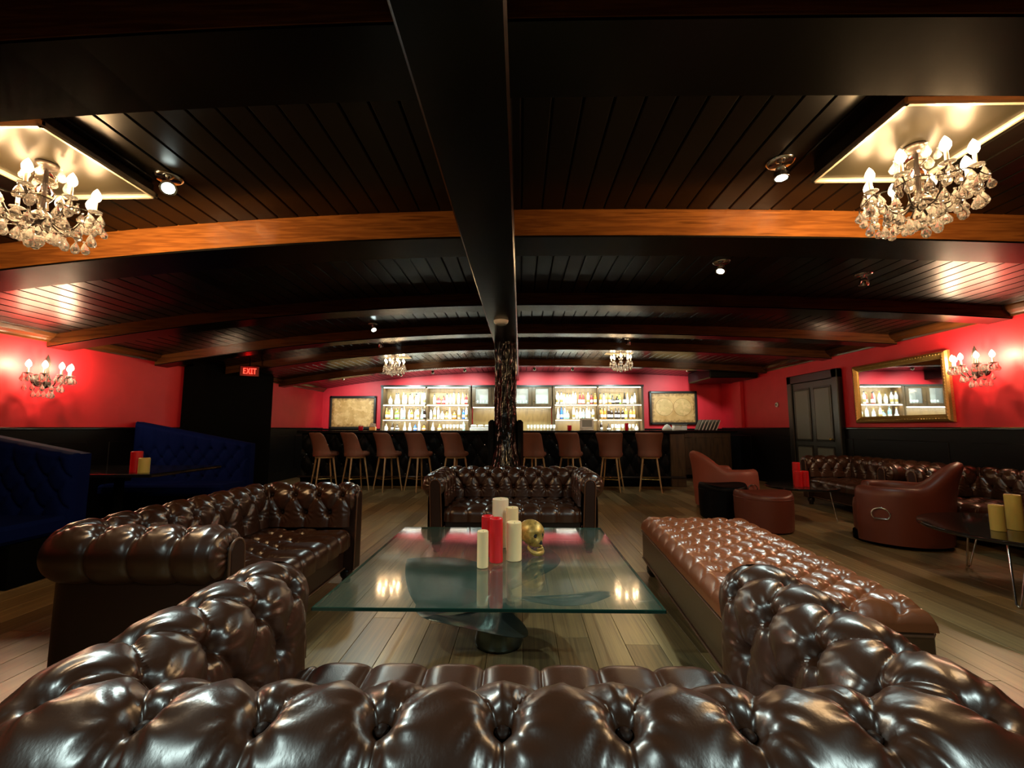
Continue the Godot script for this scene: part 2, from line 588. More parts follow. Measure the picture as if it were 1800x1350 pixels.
func make_sofa(label: String, at: Vector3, turn: float, group: String) -> Node3D:
	var t := thing("chesterfield_sofa", label, "sofa", at, turn, group)
	var L := sofa_length()
	var corner := SZF - SZB - SRC + SRC * PI / 4
	var du := (L / 2 - corner) / 4.0
	var dv := 0.145
	var v0 := 0.395 - 2.0 * dv
	var nu := 441
	var nv := 112
	var p := PackedVector3Array()
	for r in nv:
		var v := SVT * r / (nv - 1)
		for c in nu:
			var u := L * c / (nu - 1)
			var e := minf(u, L - u)
			var h := tuft(u, v, L / 2, du, v0, dv, 3, 0.024, 0.042) * clampf(e / 0.05, 0.25, 1.0)
			p.append(roll_point(u, v, h))
	var m := MB.new()
	m.grid(p, nu, nv)
	obj("rolled_back_and_arms", m, M.leather, t)
	var bt := lathem([Vector2(0.0, -0.002), Vector2(0.011, 0.0), Vector2(0.012, 0.004), Vector2(0.008, 0.008), Vector2(0.0, 0.0095)], 10).mesh()
	for r in 3:
		for k in range(-9, 10):
			var u := L / 2 + du * (k + 0.5 * (r % 2))
			if u < 0.03 or u > L - 0.03:
				continue
			var v := v0 + r * dv
			var b := obj("button", bt, M.button, t)
			var p0 := roll_point(u, v, -0.026)
			var n := (roll_point(u, v, 0.02) - p0).normalized()
			b.transform = Transform3D(Basis(Quaternion(Vector3.UP, n)), p0)
	# scrolled arm fronts
	for s in [-1.0, 1.0]:
		var f := MB.new()
		var g := PackedVector3Array()
		for r in 9:
			var rad := (SR + 0.005) * r / 8.0
			for c in 49:
				var a := TAU * c / 48
				var pl := 0.004 * cos(12.0 * a) * sin(PI * r / 8.0)
				g.append(Vector3(s * SA + rad * cos(a), SY + rad * sin(a), SZF + 0.03 * sqrt(maxf(0.0, 1.0 - pow(r / 8.0, 2.0))) + pl))
		f.grid(g, 49, 9)
		obj("arm_scroll", f, M.leather, t)
		var out := PackedVector2Array()
		var cx: float = s * (SA - 0.04)
		out.append(Vector2(cx - 0.055, 0.11))
		out.append(Vector2(cx + 0.055, 0.11))
		for k in 13:
			var a := PI * k / 12
			out.append(Vector2(cx + s * 0.022 + 0.052 * cos(a), SY + 0.01 + 0.052 * sin(a)))
		f = MB.new()
		f.prism(out, SZF - 0.06, SZF + 0.045, 0.01)
		obj("arm_facing", f, M.leather_dark, t)
		var ring := []
		for k in out.size():
			ring.append(Vector3(out[k].x, out[k].y, SZF + 0.040))
		obj("piping", tubem(ring, 0.006, -1, 6, true), M.welt, t)
	# plain outside panels under the roll
	p = PackedVector3Array()
	var prof := [Vector2(0.0, 0.115), Vector2(0.052, 0.115), Vector2(0.056, 0.13), Vector2(0.056, 0.50), Vector2(0.045, 0.58)]
	for q in prof:
		for c in 121:
			var u := L * c / 120
			var pn := u_path(u)
			var w: Vector2 = pn[0] + pn[1] * q.x
			p.append(Vector3(w.x, q.y, w.y))
	m = MB.new()
	m.grid(p, 121, prof.size())
	obj("outer_panel", m, M.leather_dark, t)
	# buttoned seat with a rolled nose
	var x0 := SA - SR - 0.0
	nu = 181
	nv = 104
	p = PackedVector3Array()
	var flat := SZF - 0.045 - (SZB + SR)
	var total := flat + 0.05 * PI / 2 + 0.06
	for r in nv:
		var v := total * r / (nv - 1)
		for c in nu:
			var u := -x0 + 2.0 * x0 * c / (nu - 1)
			var h := tuft(u, v, 0.0, 0.176, 0.10, 0.115, 4, 0.028, 0.024, 0.002) * clampf((x0 - absf(u)) / 0.04, 0.2, 1.0)
			var y := 0.405
			var z := SZB + SR + v
			if v > flat:
				var a := minf((v - flat) / 0.05, PI / 2)
				z = SZF - 0.045 + (0.05 + h) * sin(a)
				y = 0.355 + (0.05 + h) * cos(a) - maxf(0.0, v - flat - 0.05 * PI / 2)
			else:
				y += h
			p.append(Vector3(u, y, z))
	m = MB.new()
	m.grid(p, nu, nv)
	obj("seat", m, M.leather, t)
	for r in 4:
		for k in range(-4, 5):
			var u: float = 0.176 * (k + 0.5 * (r % 2))
			if absf(u) < x0 - 0.03:
				obj("button", bt, M.button, t, Vector3(u, 0.395, SZB + SR + 0.10 + 0.115 * r))
	m = boxm(Vector3(2.0 * x0, 0.19, SZF - SZB - 0.05), 0.008, Vector3(0, 0.205, (SZF + SZB) / 2 - 0.01))
	obj("seat_rail", m, M.leather_dark, t)
	for y in [0.125, 0.292]:
		obj("piping", tubem([Vector3(-x0, y, SZF - 0.028), Vector3(x0, y, SZF - 0.028)], 0.006, -1, 6), M.welt, t)
	var ft := lathem([Vector2(0.0, 0.0), Vector2(0.028, 0.0), Vector2(0.034, 0.012), Vector2(0.03, 0.028), Vector2(0.046, 0.05), Vector2(0.050, 0.075), Vector2(0.042, 0.10), Vector2(0.03, 0.118), Vector2(0.0, 0.12)], 16).mesh()
	for s in [[-1, 1], [1, 1], [-1, -1], [1, -1]]:
		obj("foot", ft, M.foot, t, Vector3(s[0] * (SA - 0.03), 0, SZF - 0.04 if s[1] > 0 else SZB + 0.0))
	return t

# ------------------------------------------------------------------ long buttoned ottoman
func make_bench() -> void:
	var w := 0.84
	var l := 1.80
	var t := thing("tufted_ottoman", "long tan leather ottoman with deep buttoned top, right of the glass table", "ottoman", P(1.365, 0, 2.83), deg_to_rad(-4.0))
	var nu := 121
	var nv := 261
	var p := PackedVector3Array()
	for r in nv:
		var z := -l / 2 * cos(PI * (0.12 + 0.76 * r / (nv - 1))) / cos(PI * 0.12)
		for c in nu:
			var x := -w / 2 * cos(PI * (0.12 + 0.76 * c / (nu - 1))) / cos(PI * 0.12)
			var d := minf(w / 2 - absf(x), l / 2 - absf(z))
			var k := clampf(d / 0.07, 0.0, 1.0)
			var y := 0.36 + 0.085 * sqrt(1.0 - pow(1.0 - k, 2.0))
			y += tuft(z, x, 0.0, 0.172, -0.30, 0.10, 7, 0.03, 0.028, 0.0025) * clampf(d / 0.05, 0.0, 1.0)
			p.append(Vector3(x, y, z))
	var m := MB.new()
	m.grid(p, nu, nv)
	obj("buttoned_top", m, M.leather_tan, t)
	obj("body", boxm(Vector3(w - 0.015, 0.25, l - 0.015), 0.012, Vector3(0, 0.245, 0)), M.leather, t)
	for y in [0.13, 0.345]:
		var ring := []
		for s in [[-1, -1], [1, -1], [1, 1], [-1, 1]]:
			for k in 2:
				var o := 0.02 if k == 0 else -0.02
				ring.append(Vector3(s[0] * (w / 2 - 0.004), y, s[1] * (l / 2 - 0.004)))
				if s[0] * s[1] > 0:
					ring[-1].z -= s[1] * (0.02 if k == 0 else 0.0)
					ring[-1].x -= s[0] * (0.0 if k == 0 else 0.02)
				else:
					ring[-1].x -= s[0] * (0.02 if k == 0 else 0.0)
					ring[-1].z -= s[1] * (0.0 if k == 0 else 0.02)
		obj("piping", tubem(ring, 0.007, -1, 6, true), M.welt, t)
	var bt := lathem([Vector2(0.0, -0.002), Vector2(0.011, 0.0), Vector2(0.012, 0.004), Vector2(0.008, 0.008), Vector2(0.0, 0.0095)], 10).mesh()
	for r in 7:
		for k in range(-5, 6):
			var z: float = 0.172 * (k + 0.5 * (r % 2))
			if absf(z) < l / 2 - 0.05:
				obj("button", bt, M.button, t, Vector3(-0.30 + 0.10 * r, 0.432, z))
	var ft := lathem([Vector2(0.0, 0.0), Vector2(0.025, 0.002), Vector2(0.044, 0.03), Vector2(0.05, 0.06), Vector2(0.044, 0.09), Vector2(0.02, 0.118), Vector2(0.0, 0.125)], 16).mesh()
	for s in [[-1, 1], [1, 1], [-1, -1], [1, -1]]:
		obj("foot", ft, M.foot, t, Vector3(s[0] * (w / 2 - 0.07), 0, s[1] * (l / 2 - 0.08)))

# ------------------------------------------------------------------ curved shell of the club chairs and stools; front at +z
func shell(r: float, y0: float, yarm: float, yback: float, flare: float, th: float, open := 138.0, wide := 62.0, flat := 1.0) -> MB:
	var nu := 57
	var cr := [Vector2(0.0, 0.0), Vector2(0.0, 0.0)]
	var p := PackedVector3Array()
	var nv := 25
	for k in nv:
		var s := float(k) / (nv - 1)
		for c in nu:
			var f := -1.0 + 2.0 * c / (nu - 1)
			var ph := deg_to_rad(open) * f
			var b := 1.0 - clampf(absf(rad_to_deg(ph)) / wide, 0.0, 1.0)
			b = smoothstep(0.0, flat, b)
			var top := lerpf(yarm, yback, b)
			var e := clampf((1.0 - absf(f)) / 0.08, 0.0, 1.0)
			var end := sqrt(1.0 - pow(1.0 - e, 2.0))
			var half := th * 0.5 * maxf(end, 0.02)
			top -= (1.0 - end) * 0.05
			var off: float
			var y: float
			if s < 0.4:
				y = lerpf(y0, top - th * 0.5, s / 0.4)
				off = half
			elif s < 0.6:
				var a := PI * (s - 0.4) / 0.2
				y = top - th * 0.5 + th * 0.5 * sin(a)
				off = half * cos(a)
			else:
				y = lerpf(top - th * 0.5, y0, (s - 0.6) / 0.4)
				off = -half
			var hh := clampf((y - y0) / (yback - y0), 0.0, 1.0)
			var rr := r - th * 0.5 + off + flare * b * pow(hh, 2.2) + 0.035 * r * sin(PI * minf(1.0, (y - y0) / maxf(yarm - y0, 0.01)))
			p.append(Vector3(rr * sin(ph), y, -rr * cos(ph)))
	var m := MB.new()
	m.grid(p, nu, nv)
	return m

func make_club_chair(label: String, at: Vector3, turn: float, leather: Material) -> Node3D:
	var t := thing("club_chair", label, "armchair", at, turn, "low barrel club chairs")
	obj("shell", shell(0.44, 0.04, 0.60, 0.86, 0.13, 0.12), leather, t)
	var pr := [Vector2(0.0, 0.08), Vector2(0.34, 0.08), Vector2(0.355, 0.12), Vector2(0.355, 0.36), Vector2(0.345, 0.42), Vector2(0.31, 0.452), Vector2(0.2, 0.462), Vector2(0.03, 0.452), Vector2(0.0, 0.445)]
	obj("seat", lathem(pr, 40), leather, t)
	obj("button", lathem([Vector2(0, 0), Vector2(0.012, 0.003), Vector2(0.0, 0.01)], 10), M.button, t, Vector3(0, 0.447, 0))
	obj("plinth", lathem([Vector2(0, 0), Vector2(0.37, 0), Vector2(0.37, 0.08), Vector2(0, 0.08)], 32), M.black_matt, t)
	for k in [-1.0, 1.0]:
		var r := []
		for j in 21:
			var a := -0.25 * PI + 1.5 * PI * j / 20.0
			r.append(Vector3(k * 0.462, 0.335 + 0.062 * sin(a), 0.09 + 0.072 * cos(a)))
		r.append(r[0])
		obj("ring_handle", tubem(r, 0.008, -1, 8), M.chrome, t)
	return t

func make_stool(label: String, at: Vector3, turn: float) -> Node3D:
	var t := thing("bar_stool", label, "bar stool", at, turn, "leather bar stools along the bar")
	obj("backrest", shell(0.215, 0.655, 0.745, 1.11, 0.10, 0.055, 125.0, 112.0, 0.52), M.leather_stool, t)
	obj("seat", lathem([Vector2(0, 0.655), Vector2(0.18, 0.655), Vector2(0.215, 0.67), Vector2(0.225, 0.70), Vector2(0.21, 0.735), Vector2(0.15, 0.752), Vector2(0, 0.757)], 28), M.leather_stool, t, Vector3(0, 0, 0.035))
	obj("seat_frame", lathem([Vector2(0, 0.615), Vector2(0.17, 0.615), Vector2(0.18, 0.63), Vector2(0.18, 0.656), Vector2(0, 0.656)], 24), M.leg_wood, t)
	for s in [[-1, 1], [1, 1], [-1, -1], [1, -1]]:
		obj("leg", tubem([Vector3(s[0] * 0.20, 0.0, s[1] * 0.20), Vector3(s[0] * 0.125, 0.63, s[1] * 0.125)], 0.011, 0.019, 8), M.leg_wood, t)
	for s in [[-1, 1, 1, 1], [-1, -1, 1, -1], [-1, -1, -1, 1], [1, -1, 1, 1]]:
		obj("stretcher", tubem([Vector3(s[0] * 0.172, 0.235, s[1] * 0.172), Vector3(s[2] * 0.172, 0.235, s[3] * 0.172)], 0.009, -1, 6), M.brass, t)
	return t

# ------------------------------------------------------------------ chandeliers and sconces; origin where they are fixed
func drop_mesh(h: float, w: float) -> ArrayMesh:
	return lathem([Vector2(0.0, -h), Vector2(w * 0.34, -h * 0.90), Vector2(w * 0.5, -h * 0.68), Vector2(w * 0.40, -h * 0.48), Vector2(w * 0.16, -h * 0.22), Vector2(w * 0.06, -h * 0.12), Vector2(w * 0.16, -h * 0.08), Vector2(w * 0.16, -h * 0.02), Vector2(0.0, 0.0)], 7, true).mesh()

func flame_mesh() -> ArrayMesh:
	return lathem([Vector2(0.0, 0.0), Vector2(0.010, 0.002), Vector2(0.016, 0.014), Vector2(0.017, 0.026), Vector2(0.012, 0.042), Vector2(0.005, 0.055), Vector2(0.0, 0.062)], 12).mesh()

func make_chandelier(label: String, at: Vector3, e: float) -> Node3D:
	var t := thing("crystal_chandelier", label, "chandelier", at, 0.0, "crystal chandeliers with candle bulbs")
	obj("canopy", lathem([Vector2(0.0, -0.035), Vector2(0.03, -0.035), Vector2(0.05, -0.02), Vector2(0.055, 0.0), Vector2(0.0, 0.0)], 20), M.iron, t)
	obj("stem", tubem([Vector3(0, -0.03, 0), Vector3(0, -0.36, 0)], 0.008), M.iron, t)
	obj("glass_baluster", lathem([Vector2(0.009, -0.30), Vector2(0.03, -0.29), Vector2(0.022, -0.25), Vector2(0.042, -0.215), Vector2(0.05, -0.185), Vector2(0.03, -0.15), Vector2(0.022, -0.13), Vector2(0.05, -0.11), Vector2(0.06, -0.085), Vector2(0.035, -0.06), Vector2(0.009, -0.05)], 18), M.crystal_rose, t)
	obj("hub", lathem([Vector2(0, -0.40), Vector2(0.03, -0.385), Vector2(0.06, -0.36), Vector2(0.05, -0.33), Vector2(0.03, -0.31), Vector2(0, -0.305)], 18), M.iron, t)
	var big := drop_mesh(0.092, 0.05)
	var mid := drop_mesh(0.07, 0.042)
	var cup := lathem([Vector2(0.0, -0.004), Vector2(0.012, -0.002), Vector2(0.034, 0.008), Vector2(0.037, 0.013), Vector2(0.012, 0.006), Vector2(0.0, 0.006)], 14).mesh()
	var tube_ := lathem([Vector2(0.0, 0.0), Vector2(0.0095, 0.0), Vector2(0.0095, 0.075), Vector2(0.0, 0.075)], 10).mesh()
	var fl := flame_mesh()
	for k in 8:
		var a := TAU * (k + 0.3) / 8
		var d := Vector3(cos(a), 0, sin(a))
		var pts := []
		for j in 15:
			var q := j / 14.0
			pts.append(d * lerpf(0.03, 0.235, q) + Vector3(0, -0.345 - 0.055 * sin(PI * minf(1.0, q * 1.35)) + 0.085 * smoothstep(0.55, 1.0, q), 0))
		obj("arm", tubem(pts, 0.007, 0.005, 6), M.iron, t)
		var tip: Vector3 = pts[-1]
		obj("drip_cup", cup, M.crystal, t, tip)
		obj("candle_tube", tube_, M.candle_tube, t, tip + Vector3(0, 0.006, 0))
		obj("bulb", fl, M.bulb, t, tip + Vector3(0, 0.081, 0)).scale = Vector3(1.5, 1.35, 1.5)
		omni(t, tip + Vector3(0, 0.107, 0), WARM, e / 8.0, 0.012)
		for j in 4:
			var b := a + 0.5 * PI * j + 0.4
			var o := obj("crystal_drop", mid if j % 2 else big, M.crystal, t, tip + Vector3(cos(b), 0, sin(b)) * 0.034 + Vector3(0, -0.002 - 0.004 * j, 0))
			o.rotation = Vector3(rng.randf_range(-0.12, 0.12), rng.randf() * TAU, rng.randf_range(-0.12, 0.12))
	for ring in [[0.275, -0.325, 14, 0], [0.225, -0.385, 13, 1], [0.165, -0.405, 11, 0], [0.10, -0.43, 7, 1], [0.055, -0.41, 5, 0], [0.095, -0.05, 7, 1], [0.17, -0.335, 9, 1]]:
		for k in ring[2]:
			var a: float = TAU * (k + rng.randf_range(-0.2, 0.2)) / ring[2]
			var o := obj("crystal_drop", big if (ring[3] + k) % 2 else mid, M.crystal, t, Vector3(cos(a) * ring[0], ring[1] + rng.randf_range(-0.02, 0.02), sin(a) * ring[0]))
			o.rotation = Vector3(rng.randf_range(-0.15, 0.15), rng.randf() * TAU, rng.randf_range(-0.15, 0.15))
	for ring in [[0.275, -0.318], [0.165, -0.40]]:
		var pts := []
		for k in 40:
			pts.append(Vector3(cos(TAU * k / 40), 0, sin(TAU * k / 40)) * ring[0] + Vector3(0, ring[1] + 0.012 * cos(TAU * k / 5.0), 0))
		obj("wire_ring", tubem(pts, 0.003, -1, 5, true), M.iron, t)
	obj("crystal_ball", lathem([Vector2(0, -0.515), Vector2(0.02, -0.508), Vector2(0.031, -0.485), Vector2(0.02, -0.462), Vector2(0, -0.455)], 8, true), M.crystal, t)
	return t

func make_sconce(label: String, at: Vector3, turn: float, e: float) -> void:     # wall behind it at -z
	var t := thing("wall_sconce", label, "wall lamp", at, turn, "crystal wall sconces on the red walls")
	t.scale = Vector3.ONE * 1.15
	obj("backplate", lathem([Vector2(0, 0), Vector2(0.06, 0.002), Vector2(0.05, 0.016), Vector2(0.0, 0.02)], 20), M.iron, t).rotation.x = PI / 2
	obj("finial", lathem([Vector2(0, 0.02), Vector2(0.014, 0.03), Vector2(0.024, 0.08), Vector2(0.016, 0.12), Vector2(0.028, 0.15), Vector2(0.02, 0.2), Vector2(0.008, 0.24), Vector2(0, 0.26)], 14), M.iron, t, Vector3(0, 0, 0.09))
	obj("hub", lathem([Vector2(0, -0.09), Vector2(0.03, -0.07), Vector2(0.045, -0.03), Vector2(0.03, 0.0), Vector2(0.014, 0.03), Vector2(0, 0.03)], 16), M.iron, t, Vector3(0, 0, 0.09))
	obj("bracket", tubem([Vector3(0, 0, 0.01), Vector3(0, -0.02, 0.05), Vector3(0, -0.02, 0.09)], 0.01), M.iron, t)
	var big := drop_mesh(0.075, 0.04)
	var fl := flame_mesh()
	for k in 5:
		var a := PI * (0.06 + 0.88 * k / 4.0)
		var d := Vector3(cos(a), 0, sin(a) * 0.8)
		var pts := []
		for j in 11:
			var q := j / 10.0
			pts.append(Vector3(0, 0, 0.09) + d * 0.19 * q + Vector3(0, -0.02 - 0.05 * sin(PI * minf(1.0, q * 1.3)) + 0.06 * smoothstep(0.5, 1.0, q), 0))
		obj("arm", tubem(pts, 0.006, -1, 6), M.iron, t)
		var tip: Vector3 = pts[-1]
		obj("drip_cup", lathem([Vector2(0.0, -0.004), Vector2(0.012, -0.002), Vector2(0.034, 0.008), Vector2(0.037, 0.013), Vector2(0.012, 0.006), Vector2(0.0, 0.006)], 12), M.crystal, t, tip)
		obj("candle_tube", lathem([Vector2(0, 0), Vector2(0.009, 0), Vector2(0.009, 0.06), Vector2(0, 0.06)], 10), M.candle_tube, t, tip + Vector3(0, 0.006, 0))
		var b := obj("bulb", fl, M.bulb_wall, t, tip + Vector3(0, 0.066, 0))
		b.scale = Vector3(1.35, 1.2, 1.35)
		omni(t, tip + Vector3(0, 0.10, 0), Color(1.0, 0.84, 0.66), e / 5.0, 0.02)
		for j in 4:
			var c := TAU * (j + 0.3) / 4
			obj("crystal_drop", big, M.crystal, t, tip + Vector3(cos(c), 0, sin(c)) * 0.034)
	for k in 14:
		var a := PI * (k + 0.5) / 14
		var r := 0.09 + 0.07 * (k % 2)
		obj("crystal_drop", big, M.crystal, t, Vector3(cos(a) * r, -0.045 - 0.06 * ((k + 1) % 2), 0.05 + sin(a) * r * 0.8))

func make_spot(label: String, at: Vector3, aim: Vector3, e: float, lit := true, cone := 52.0) -> void:
	var t := thing("ceiling_spotlight", label, "spotlight", at, 0.0, "eyeball spotlights on the boarded ceiling")
	obj("mounting_plate", lathem([Vector2(0, -0.016), Vector2(0.06, -0.016), Vector2(0.075, -0.006), Vector2(0.075, 0.0), Vector2(0, 0)], 24), M.chrome, t)
	obj("yoke", tubem([Vector3(0, -0.012, 0), Vector3(0, -0.045, 0)], 0.009), M.chrome, t)
	var d := (aim - at).normalized()
	var h := obj("lamp_head", lathem([Vector2(0, 0), Vector2(0.022, 0.002), Vector2(0.036, 0.03), Vector2(0.043, 0.07), Vector2(0.043, 0.078), Vector2(0.036, 0.074), Vector2(0.0, 0.066)], 20), M.chrome, t)
	h.transform = Transform3D(Basis(Quaternion(Vector3.UP, d)), Vector3(0, -0.05, 0) - d * 0.02)
	var f := obj("lamp_face", lathem([Vector2(0, -0.004), Vector2(0.033, -0.004), Vector2(0.033, 0.0), Vector2(0.0, 0.004)], 20), M.spot_face if lit else M.spot_dim, h, Vector3(0, 0.073, 0))
	if e > 0.0:
		var l := SpotLight3D.new()
		l.name = "spot_light"
		t.add_child(l, true)
		l.position = Vector3(0, -0.05, 0) + d * 0.068
		l.basis = Basis.looking_at(d, Vector3.UP if absf(d.y) < 0.98 else Vector3.BACK)
		l.light_color = COOL
		l.light_energy = e
		l.light_size = 0.05
		l.spot_angle = cone
		l.spot_angle_attenuation = 0.9
		l.spot_range = 25.0
		l.shadow_enabled = true

func candle(label: String, mat_name: String, at: Vector3, r: float, h: float, group := "") -> void:
	var t := thing("pillar_candle", label, "candle", at, 0.0, group)
	obj("wax", lathem([Vector2(0, 0), Vector2(r - 0.002, 0), Vector2(r, 0.003), Vector2(r, h - 0.006), Vector2(r - 0.004, h), Vector2(r - 0.009, h - 0.002), Vector2(r * 0.5, h - 0.012), Vector2(0, h - 0.014)], 28), M[mat_name], t)
	obj("wick", tubem([Vector3(0, h - 0.016, 0), Vector3(0.001, h - 0.008, 0), Vector3(0.003, h - 0.002, 0)], 0.0012, -1, 5), M.wick, t)

# ------------------------------------------------------------------ the scene
func _ready() -> void:
	rng.seed = 4
	var cam := Camera3D.new()
	cam.name = "camera"
	add_child(cam)
	cam.fov = rad_to_deg(2.0 * atan(675.0 / 760.0))
	cam.near = 0.05
	cam.position = Vector3(0, 1.2, 0)
	cam.rotation = Vector3(atan(77.0 / 760.0), atan(15.0 / 760.0), 0)
	cam.current = true
	var we := WorldEnvironment.new()
	we.name = "environment"
	add_child(we)
	var env := Environment.new()
	env.background_mode = Environment.BG_COLOR
	env.background_color = Color(0.0, 0.0, 0.0)
	env.tonemap_mode = Environment.TONE_MAPPER_LINEAR
	env.tonemap_exposure = 1.0
	env.sdfgi_enabled = true
	env.ssao_enabled = true
	env.ssil_enabled = true
	we.environment = env
	make_materials()
	build_room()
	build_ceiling()
	build_floor()
	build_lounge()
	build_right_side()
	build_booths()
	build_bar()
	build_lamps()

func build_room() -> void:
	var xl := -5.5
	var xr := 5.5
	var db := 11.9
	var df := -4.0
	for s in [["wall_left", xl - 0.1, 1.0], ["wall_right", xr + 0.1, -1.0]]:
		var w := struct(s[0], boxm(Vector3(0.2, 3.0, db - df), 0.0, Vector3(s[1], 1.5, -(db + df) / 2)), M.red_wall)
		var x: float = s[1] + s[2] * 0.1
		obj("wainscot", boxm(Vector3(0.03, 1.18, db - df), 0.004, Vector3(x + s[2] * 0.012, 0.59, -(db + df) / 2)), M.black_panel, w)
		obj("dado_rail", boxm(Vector3(0.05, 0.035, db - df), 0.01, Vector3(x + s[2] * 0.02, 1.19, -(db + df) / 2)), M.black_gloss, w)
		for k in 10:
			var d := df + (db - df) * (k + 0.5) / 10.0
			obj("wainscot_panel", boxm(Vector3(0.016, 0.8, 1.3), 0.007, Vector3(x + s[2] * 0.03, 0.62, -d)), M.black_panel, w)
		# crown moulding, a stepped and rounded run
		var cy := 2.19 if s[2] > 0 else 2.44
		var o := PackedVector2Array()
		for q in [Vector2(0, 0), Vector2(0.03, 0), Vector2(0.035, 0.02), Vector2(0.05, 0.035), Vector2(0.085, 0.06), Vector2(0.11, 0.10), Vector2(0.115, 0.14), Vector2(0.14, 0.16), Vector2(0.14, 0.30), Vector2(0, 0.30)]:
			o.append(Vector2(q.x, q.y) if s[2] > 0 else Vector2(-q.x, q.y))
		var m := MB.new()
		m.prism(o, -db, -df)
		m.moved(Transform3D(Basis(), Vector3(x, cy, 0)))
		var c := struct("trim_1" if s[2] > 0 else "trim_2", m, M.crown)
	var wb := struct("wall_back", boxm(Vector3(xr - xl, 3.0, 0.2), 0.0, P((xl + xr) / 2, 1.5, db + 0.1)), M.red_wall)
	obj("wainscot", boxm(Vector3(xr - xl, 1.18, 0.03), 0.004, P(0, 0.59, db - 0.012)), M.black_panel, wb)
	struct("wall_front", boxm(Vector3(xr - xl, 3.0, 0.2), 0.0, P(0, 1.5, df - 0.1)), M.black_panel)
	# black partition on the left wall, where the way out is
	var wl := get_node("wall_left")
	obj("black_partition", boxm(Vector3(0.16, 2.9, 2.3), 0.01, P(-5.42, 1.45, 8.05)), M.black_matt, wl)
	# pilaster at the end of the right wall
	obj("pilaster", boxm(Vector3(0.10, 1.6, 0.35), 0.01, P(5.45, 2.0, 10.9)), M.red_wall, get_node("wall_right"))
	# door in the right wall
	var dr := struct("door_1", boxm(Vector3(0.05, 2.06, 1.12), 0.004, P(5.455, 1.03, 8.15)), M.door)
	for k in 2:
		var d := 7.87 + 0.56 * k
		for q in [[0.98, 1.92], [0.15, 0.84]]:
			obj("raised_panel", boxm(Vector3(0.03, q[1] - q[0], 0.40), 0.014, P(5.425, (q[0] + q[1]) / 2, d)), mat(Color(0.11, 0.125, 0.11), 0.4), dr)
			for w in [[0.0, (q[1] - q[0]) / 2 + 0.015, 0.03, 0.46], [0.0, -(q[1] - q[0]) / 2 - 0.015, 0.03, 0.46]]:
				obj("panel_moulding", boxm(Vector3(0.024, w[2], w[3]), 0.008, P(5.425, (q[0] + q[1]) / 2 + w[1], d)), M.door_frame, dr)
			for w in [-0.215, 0.215]:
				obj("panel_moulding", boxm(Vector3(0.024, q[1] - q[0], 0.03), 0.008, P(5.425, (q[0] + q[1]) / 2, d + w)), M.door_frame, dr)
	for d in [7.52, 8.78]:
		obj("door_frame", boxm(Vector3(0.10, 2.22, 0.14), 0.012, P(5.45, 1.11, d)), M.door_frame, dr)
	obj("door_frame", boxm(Vector3(0.10, 0.16, 1.40), 0.012, P(5.45, 2.14, 8.15)), M.door_frame, dr)
	obj("door_handle", lathem([Vector2(0, 0), Vector2(0.022, 0.0), Vector2(0.012, 0.02), Vector2(0.012, 0.04), Vector2(0.026, 0.055), Vector2(0.0, 0.075)], 14), M.brass, dr, P(5.42, 1.0, 7.66)).rotation.z = PI / 2
	# column: a rough black trunk with a foot
	var n := FastNoiseLite.new()
	n.seed = 3
	n.frequency = 1.6
	var col := thing("timber_column", "glossy black rough-hewn timber column holding the central beam", "column", P(-0.225, 0, 6.6))
	var p := PackedVector3Array()
	for r in 71:
		var y := 2.52 * r / 70.0
		for c in 65:
			var a := TAU * c / 64
			var q := 0.165 + 0.10 * smoothstep(1.0, 0.45, y) + 0.028 * n.get_noise_3d(cos(a) * 1.2, y * 0.55, sin(a) * 1.2) + 0.014 * n.get_noise_3d(cos(a) * 3.0 + 9.0, y * 0.9, sin(a) * 3.0)
			p.append(Vector3(q * cos(a), y, q * sin(a)))
	var m := MB.new()
	m.grid(p, 65, 71)
	obj("trunk", m, M.trunk, col)
	for s in [-1.0, 1.0]:
		obj("side_post", boxm(Vector3(0.11, 1.32, 0.22), 0.035, Vector3(s * 0.21, 0.66, -0.06)), M.black_gloss, col)
	obj("foot_collar", lathem([Vector2(0, 0), Vector2(0.36, 0), Vector2(0.36, 0.30), Vector2(0.33, 0.34), Vector2(0.2, 0.36)], 8, true), M.black_gloss, col)

